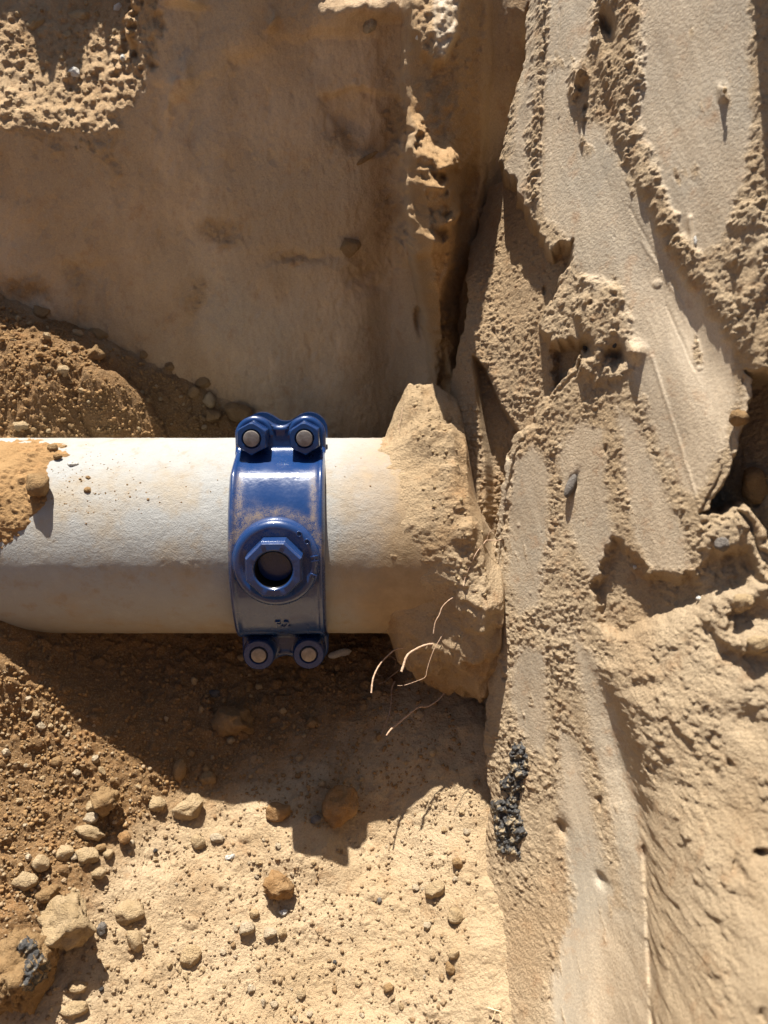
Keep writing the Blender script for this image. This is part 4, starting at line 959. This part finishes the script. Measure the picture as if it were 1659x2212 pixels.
# lit crumbs along the foot of the rib and clods on the rough right side
place_stone(1600, 1300, 50, 44, 0, S_TAN, 'knobbly clod at the right edge of the cut wall under the dark hollow', seed=421, sink=.3, rough=.2, name='clod', cat='clod')
place_stone(1642, 1392, 54, 44, 10, S_TAN, 'knobbly clod lower down at the right edge of the cut wall', seed=422, sink=.3, rough=.2, name='clod', cat='clod')
place_stone(1632, 1050, 60, 90, 10, S_BROWN, 'brown stone in the shaded hollow of the cut wall', seed=423, sink=.2, rough=.12, name='stone', cat='stone')
place_stone(1600, 905, 46, 40, -20, S_BROWN, 'upper brown stone in the shaded hollow of the cut wall', seed=424, sink=.2, rough=.12, name='stone', cat='stone')

rb = random.Random(77); bank_items = []
BANKP = np.array([(905, 840), (960, 850), (985, 930), (1000, 1040), (1040, 1200), (1050, 1330), (960, 1380), (930, 1300), (990, 1240), (950, 1150), (930, 1000), (900, 900)], float)
while len(bank_items) < 300:
    x, y = rb.uniform(890, 1060), rb.uniform(830, 1390)
    if polysd(np.array([x]), np.array([y]), BANKP, 5)[0] > -3 - 20 * rb.random(): k = 2.5 + 11 * rb.random() ** 4; bank_items.append((x, y, k * 1.15, k, rb.uniform(0, 180), .0001))
merged('bank_crumbs', bank_items, S_TAN, 'loose crumbs of soil clinging to the bank round the pipe end', 'soil', kind='stuff', sub=1, rough=.45, objs=[bank], cuts=1)
# ------------------------------------------------------------------ many small stones, copies of a few shapes
def small_set(name, polys, n, smin, smax, mats, label, group, nmesh=6, seed=0, sink=.2):
    r = random.Random(seed); meshes = []
    for i in range(nmesh):
        me = rock_mesh(name, 500 + seed * 31 + i, 2, 12, .22); me.materials.append(mats[i % len(mats)]); meshes.append(me)
    polys = [np.array(p, float) for p in polys]; got = 0; tries = 0; pts = []
    while got < n and tries < n * 30:
        tries += 1; p = polys[r.randrange(len(polys))]
        x = r.uniform(p[:, 0].min(), p[:, 0].max()); y = r.uniform(p[:, 1].min(), p[:, 1].max())
        if polysd(np.array([x]), np.array([y]), p, 5)[0] < 0: continue
        s = smin + (smax - smin) * r.random() ** 2.2
        if any((x - a) ** 2 + (y - b) ** 2 < (.55 * (s + c)) ** 2 for a, b, c in pts): continue
        if place_stone(x, y, s, s * r.uniform(.65, 1.0), r.uniform(0, 180), None, label, mesh=meshes[got % nmesh], sink=sink, name=name, cat=name, group=group): got += 1; pts.append((x, y, s))
FL1 = [(330, 1780), (560, 1790), (700, 1860), (830, 1800), (1030, 1680), (1030, 1850), (980, 2200), (300, 2210), (240, 2060), (240, 1960)]
LO1 = [(10, 1460), (130, 1560), (330, 1700), (240, 1780), (190, 1960), (20, 1980), (10, 1700)]
SH1 = [(430, 1420), (840, 1400), (860, 1520), (1000, 1640), (850, 1720), (640, 1730), (430, 1690), (330, 1560)]
MO1 = [(20, 670), (250, 760), (480, 890), (490, 935), (20, 935)]
small_set('pebble', [FL1], 70, 8, 22, [S_TAN, S_PALE, S_TAN, S_PALE, S_TAN, S_PALE], 'tiny stone strewn loose over the sunlit pale floor', 'tiny stones on the sunlit floor', seed=1, sink=.36)
small_set('pebble', [LO1], 80, 9, 30, [S_TAN, S_BROWN, S_TAN, S_BROWN, S_PALE, S_BROWN], 'small rounded lump in the sunlit loose brown soil', 'small lumps in the loose soil', seed=2, sink=.36)
small_set('pebble', [SH1], 60, 9, 22, [S_BROWN, S_TAN, S_BROWN, S_TAN], 'small stone in the shade under the pipe', 'small stones in the shade under the pipe', nmesh=4, seed=3, sink=.25)
small_set('pebble', [MO1], 55, 8, 20, [S_BROWN, S_TAN, S_BROWN, S_TAN], 'small stone on the mound behind the pipe', 'small stones on the mound behind the pipe', nmesh=4, seed=4, sink=.25)
small_set('pebble', [[(10, 20), (300, 20), (280, 120), (150, 260), (20, 240)]], 46, 6, 17, [S_TAN, S_TAN, S_BROWN, S_TAN], 'little clod on the crumbled sunlit ledge', 'little clods on the ledge', nmesh=4, seed=6, sink=.1)
# ------------------------------------------------------------------ gravel and grit too small to count
def gravel(name, poly, n, smin, smax, mat, label, seed, dens=None):
    r = np.random.default_rng(seed); poly = np.array(poly, float)
    bmv = bmesh.new(); bmesh.ops.create_icosphere(bmv, subdivisions=1, radius=1)
    base = np.array([v.co[:] for v in bmv.verts]); F_ = np.array([[v.index for v in f.verts] for f in bmv.faces]); bmv.free()
    x = r.uniform(poly[:, 0].min(), poly[:, 0].max(), n * 4); y = r.uniform(poly[:, 1].min(), poly[:, 1].max(), n * 4)
    k = polysd(x, y, poly, 5) > 0
    k &= r.random(n * 4) < .35 + .9 * np.clip(.5 + 1.3 * fbm(x / 70, y / 70, 3, seed), 0, 1)
    x, y = x[k][:n], y[k][:n]; m = len(x)
    d = ray(x, y); z = np.full(m, -.15)
    for _ in range(14):
        t = (z - CAM[2]) / d[:, 2]; z = .5 * z + .5 * floor_z(CAM[0] + t * d[:, 0], CAM[1] + t * d[:, 1])
    t = (z - CAM[2]) / d[:, 2]; P = CAM + t[:, None] * d
    s = (smin + (smax - smin) * r.random(m) ** 3) / 2 * .72 / FPX
    V = base[None] * (1 + .28 * r.standard_normal((m, len(base), 1)).clip(-1.2, 1.2))
    V = V * (s[:, None] * r.uniform(.6, 1.15, (m, 3)))[:, None]
    P[:, 2] += s * .35
    V = (V + P[:, None]).reshape(-1, 3); F2 = (F_[None] + (np.arange(m) * len(base))[:, None, None]).reshape(-1, 3)
    me = rawmesh(name, V, F2)
    at = me.color_attributes.new('mask', 'FLOAT_COLOR', 'POINT'); c = np.zeros((len(V), 4), np.float32); c[:, 3] = 1
    c[:, 0] = np.repeat(r.random(m) ** 2 * .8, len(base)); at.data.foreach_set('color', c.ravel())
    return tag(link(name, me, mat), label, 'gravel', kind='stuff')
gravel('gravel', [(0, 1400), (330, 1650), (560, 1760), (700, 1850), (1040, 1660), (1030, 1950), (980, 2212), (0, 2212)], 3600, 2, 10, M_FLOOR, 'fine grit strewn over the sunlit trench floor', 31)
gravel('gravel', [(0, 1370), (420, 1380), (860, 1370), (1040, 1640), (700, 1800), (400, 1700), (250, 1800), (0, 1990)], 3000, 3, 11, M_LOOSE, 'brown grit in the loose soil below the pipe', 32)
gravel('gravel', [(0, 655), (250, 755), (500, 890), (520, 945), (0, 945)], 1700, 3, 11, M_LOOSE, 'brown grit on the mound behind the pipe', 33)
lr = random.Random(19); ledge_items = []
for _ in range(420): k = 3 + 9 * lr.random() ** 3; ledge_items.append((lr.uniform(2, 300), lr.uniform(5, 330), k * 1.1, k, lr.uniform(0, 180), .0008))
LD = polysd(np.array([q[0] for q in ledge_items]) + 22., np.array([q[1] for q in ledge_items]), LEDGE, 20)
merged('ledge_crumbs', [q for q, d in zip(ledge_items, LD) if d > 4], S_TAN, 'loose crumbs of soil lying on the broken ledge of the back wall', 'soil', kind='stuff', sub=1, rough=.45, objs=[back], cuts=1)
# specks of soil on the pipe
sp_items = [(275, 1047, 6, 6), (320, 1079, 7, 7), (281, 1073, 6, 6), (303, 1043, 5, 5), (228, 1066, 5, 4), (248, 1061, 4, 4), (206, 1066, 6, 5), (214, 1067, 4, 4), (173, 1035, 9, 8), (176, 1039, 6, 6), (233, 1011, 4, 4), (268, 997, 3, 3), (392, 1085, 5, 4), (402, 1051, 4, 4), (470, 1037, 4, 4), (455, 1062, 4, 4), (140, 1088, 6, 4), (186, 1131, 5, 4), (300, 1100, 4, 4), (345, 1085, 4, 4), (358, 1010, 3, 3), (410, 1000, 3, 3), (250, 1080, 4, 4), (150, 1040, 5, 5), (146, 1052, 4, 4), (725, 1008, 4, 4), (745, 1030, 4, 4), (780, 990, 4, 4), (800, 1050, 5, 5)]
rr = random.Random(8)
for _ in range(120): sp_items.append((rr.gauss(190, 70), rr.uniform(960, 1110), rr.uniform(2, 4), rr.uniform(2, 4)))
merged('soil_crumbs', [(a, b, c, d, 0, .0004) for a, b, c, d in sp_items], S_BROWN, 'scattered specks of soil on top of the pipe', 'soil', kind='stuff', sub=1, objs=[pipe], cuts=2)

# ================================================================== ROOTS AND STRAW
def wood_mat(name, c1, c2):
    m, t, p = newmat(name); g = NG(t); co = g.n('ShaderNodeNewGeometry').outputs['Position']
    a = g.noise(co, 600, 4, .6); g.l(g.mix(g.ramp(a, .35, .7), c1, c2), p.inputs['Base Color']); p.inputs['Roughness'].default_value = .8; g.l(g.bump(a, .0005), p.inputs['Normal']); return m
M_ROOT = wood_mat('root', (.36, .22, .13), (.56, .40, .28)); M_STRAW = wood_mat('straw', (.56, .44, .24), (.68, .56, .36))
def tube(pts, r0, r1, seg=7, sub=5):
    pts = np.array(pts, float); n = len(pts)
    # Catmull-Rom through the points
    E = np.concatenate([[2 * pts[0] - pts[1]], pts, [2 * pts[-1] - pts[-2]]]); C_ = []
    for i in range(n - 1):
        p0, p1, p2, p3 = E[i:i + 4]
        for u in np.arange(sub) / sub: C_.append(.5 * ((2 * p1) + (-p0 + p2) * u + (2 * p0 - 5 * p1 + 4 * p2 - p3) * u * u + (-p0 + 3 * p1 - 3 * p2 + p3) * u ** 3))
    C_.append(pts[-1]); C_ = np.array(C_); m = len(C_)
    T_ = np.gradient(C_, axis=0); T_ /= np.linalg.norm(T_, axis=1)[:, None] + 1e-12
    a0 = np.cross(T_, [.31, .2, .93]); a0 /= np.linalg.norm(a0, axis=1)[:, None] + 1e-12; b0 = np.cross(T_, a0)
    rad = np.linspace(r0, r1, m) * (1 + .15 * np.sin(np.arange(m) * 1.9)); an = np.arange(seg) * 2 * math.pi / seg
    V = C_[:, None] + rad[:, None, None] * (np.cos(an)[None, :, None] * a0[:, None] + np.sin(an)[None, :, None] * b0[:, None])
    i = np.arange(m * seg).reshape(m, seg); i2 = np.roll(i, -1, 1)
    Q = np.stack([i[:-1], i2[:-1], i2[1:], i[1:]], -1).reshape(-1, 4)
    return V.reshape(-1, 3), Q
def root(name, strands, label, cat='root', mat=M_ROOT, objs=None):
    """strands: list of (points px,py,lift-from-surface), r0, r1 in photo units; depth runs smoothly between the strand's two ends"""
    Vs, Qs, n0 = [], [], 0
    for pts, r0, r1, l0, l1 in strands:
        ha = hit(*pts[0], objs or SOILS); hb = hit(*pts[-1], objs or SOILS)
        ts = [hit(*p, objs or SOILS)[0] for p in pts]
        ta = ha[0] - l0; m = len(pts); w3 = []
        tb = (min(ts) if l1 < 1 else ha[0]) - (l1 if l1 < 1 else l1 - 1)
        for k, p in enumerate(pts):
            f = k / (m - 1); t = min(ta + (tb - ta) * f, ts[k] - .0006 if k else ta)
            w3.append(CAM + t * ray(*p))
        V, Q = tube(w3, r0 * ta / FPX, r1 * ta / FPX); Vs.append(V); Qs.append(Q + n0); n0 += len(V)
    me = rawmesh(name, np.concatenate(Vs), np.concatenate(Qs))
    return tag(link(name, me, mat), label, cat)
root('root', [([(951, 1391), (926, 1392), (907, 1398), (886, 1410), (877, 1421), (872, 1437), (867, 1451)], 2.3, 2.9, -.002, 1.012)], 'thickest pale root curling out below the pipe end')
root('root', [([(870, 1400), (854, 1403), (837, 1417), (823, 1432), (812, 1450), (805, 1470), (802, 1497)], 1.3, 1.9, .0, 1.03), ([(838, 1416), (848, 1420), (855, 1427), (852, 1442)], .7, .5, .02, 1.022), ([(812, 1449), (817, 1458), (826, 1460)], .7, .5, .026, 1.028), ([(806, 1472), (812, 1468), (818, 1468)], .6, .4, .028, 1.03)], 'whitish branching root hanging in front of the dark gap under the pipe')
root('root', [([(869, 1440), (860, 1449), (842, 1463), (832, 1472), (818, 1477)], 1.2, .7, .008, 1.018)], 'thin straight root crossing behind the thickest root')
root('root', [([(959, 1366), (949, 1383), (938, 1402), (928, 1428), (922, 1449), (918, 1463), (898, 1472), (874, 1480), (859, 1481)], .9, .5, .0, 1.008)], 'thread-like root dangling past the thickest root')
root('root', [([(962, 1495), (945, 1513), (924, 1526), (907, 1527), (893, 1535), (874, 1551), (856, 1566), (844, 1576), (834, 1589)], 1.4, 2.3, -.002, 1.03)], 'long pale root slanting down over the shaded floor')
root('root', [([(920, 1538), (915, 1554), (908, 1571), (904, 1588)], .9, .5, .0, 1.008)], 'short thin rootlet beside the long slanting root')
root('root', [([(1082, 1166), (1070, 1168), (1052, 1167), (1045, 1174), (1033, 1188), (1024, 1204), (1013, 1228), (1004, 1251), (1001, 1266)], 1.2, .8, .0, .004), ([(1052, 1166), (1057, 1150), (1065, 1146), (1068, 1150)], .7, .4, .002, .004)], 'fine root running from the cut wall down onto the soil bank')
root('root', [([(982, 1289), (968, 1298), (955, 1312), (949, 1328), (940, 1345), (936, 1369)], 1.3, 1.0, .0, .006), ([(941, 1343), (936, 1335), (937, 1326)], .7, .4, .004, .006)], 'knotted fine root on the underside of the soil bank')
root('root', [([(853, 1472), (846, 1489), (846, 1512), (841, 1543), (832, 1566), (822, 1590)], 2.0, 1.0, .004, .006)], 'brown soil-caked root in the shade behind the pale roots')
root('root', [([(870, 880), (866, 905), (861, 918), (864, 936)], .6, .4, .0, .004)], 'hair-fine root beside the pipe at the top of the bank', objs=[bank, back])
root('root', [([(290, 84), (305, 92), (318, 97), (327, 102)], .7, .5, -.001, .003)], 'hair-fine root on the corner of the crumbled ledge')
root('root', [([(1196, 1012), (1202, 1008), (1212, 1010), (1219, 1013)], .5, .4, .0, .003)], 'hair-fine curved root on the cut wall') if False else None
root('root', [([(884, 1412), (880, 1424), (884, 1436), (879, 1448)], .7, .4, .004, .008), ([(900, 1402), (896, 1390), (888, 1384)], .6, .4, .004, .006)], 'hair-fine rootlets sprouting from the thickest root')
root('root', [([(868, 1545), (860, 1540), (850, 1543), (846, 1552)], .7, .4, .02, 1.03), ([(893, 1536), (890, 1548), (894, 1558)], .6, .4, .012, 1.014)], 'hair-fine rootlets on the long slanting root')
root('straw', [([(1054, 2177), (1066, 2181), (1084, 2186)], 2.2, 1.2, .004, .006), ([(1070, 2184), (1066, 2198), (1060, 2208)], 1.5, .8, .004, .005), ([(1074, 2186), (1082, 2198), (1080, 2214)], 1.5, .8, .004, .005)], 'pale straw stalk split in the hole at the foot of the cut wall', 'straw', M_STRAW)
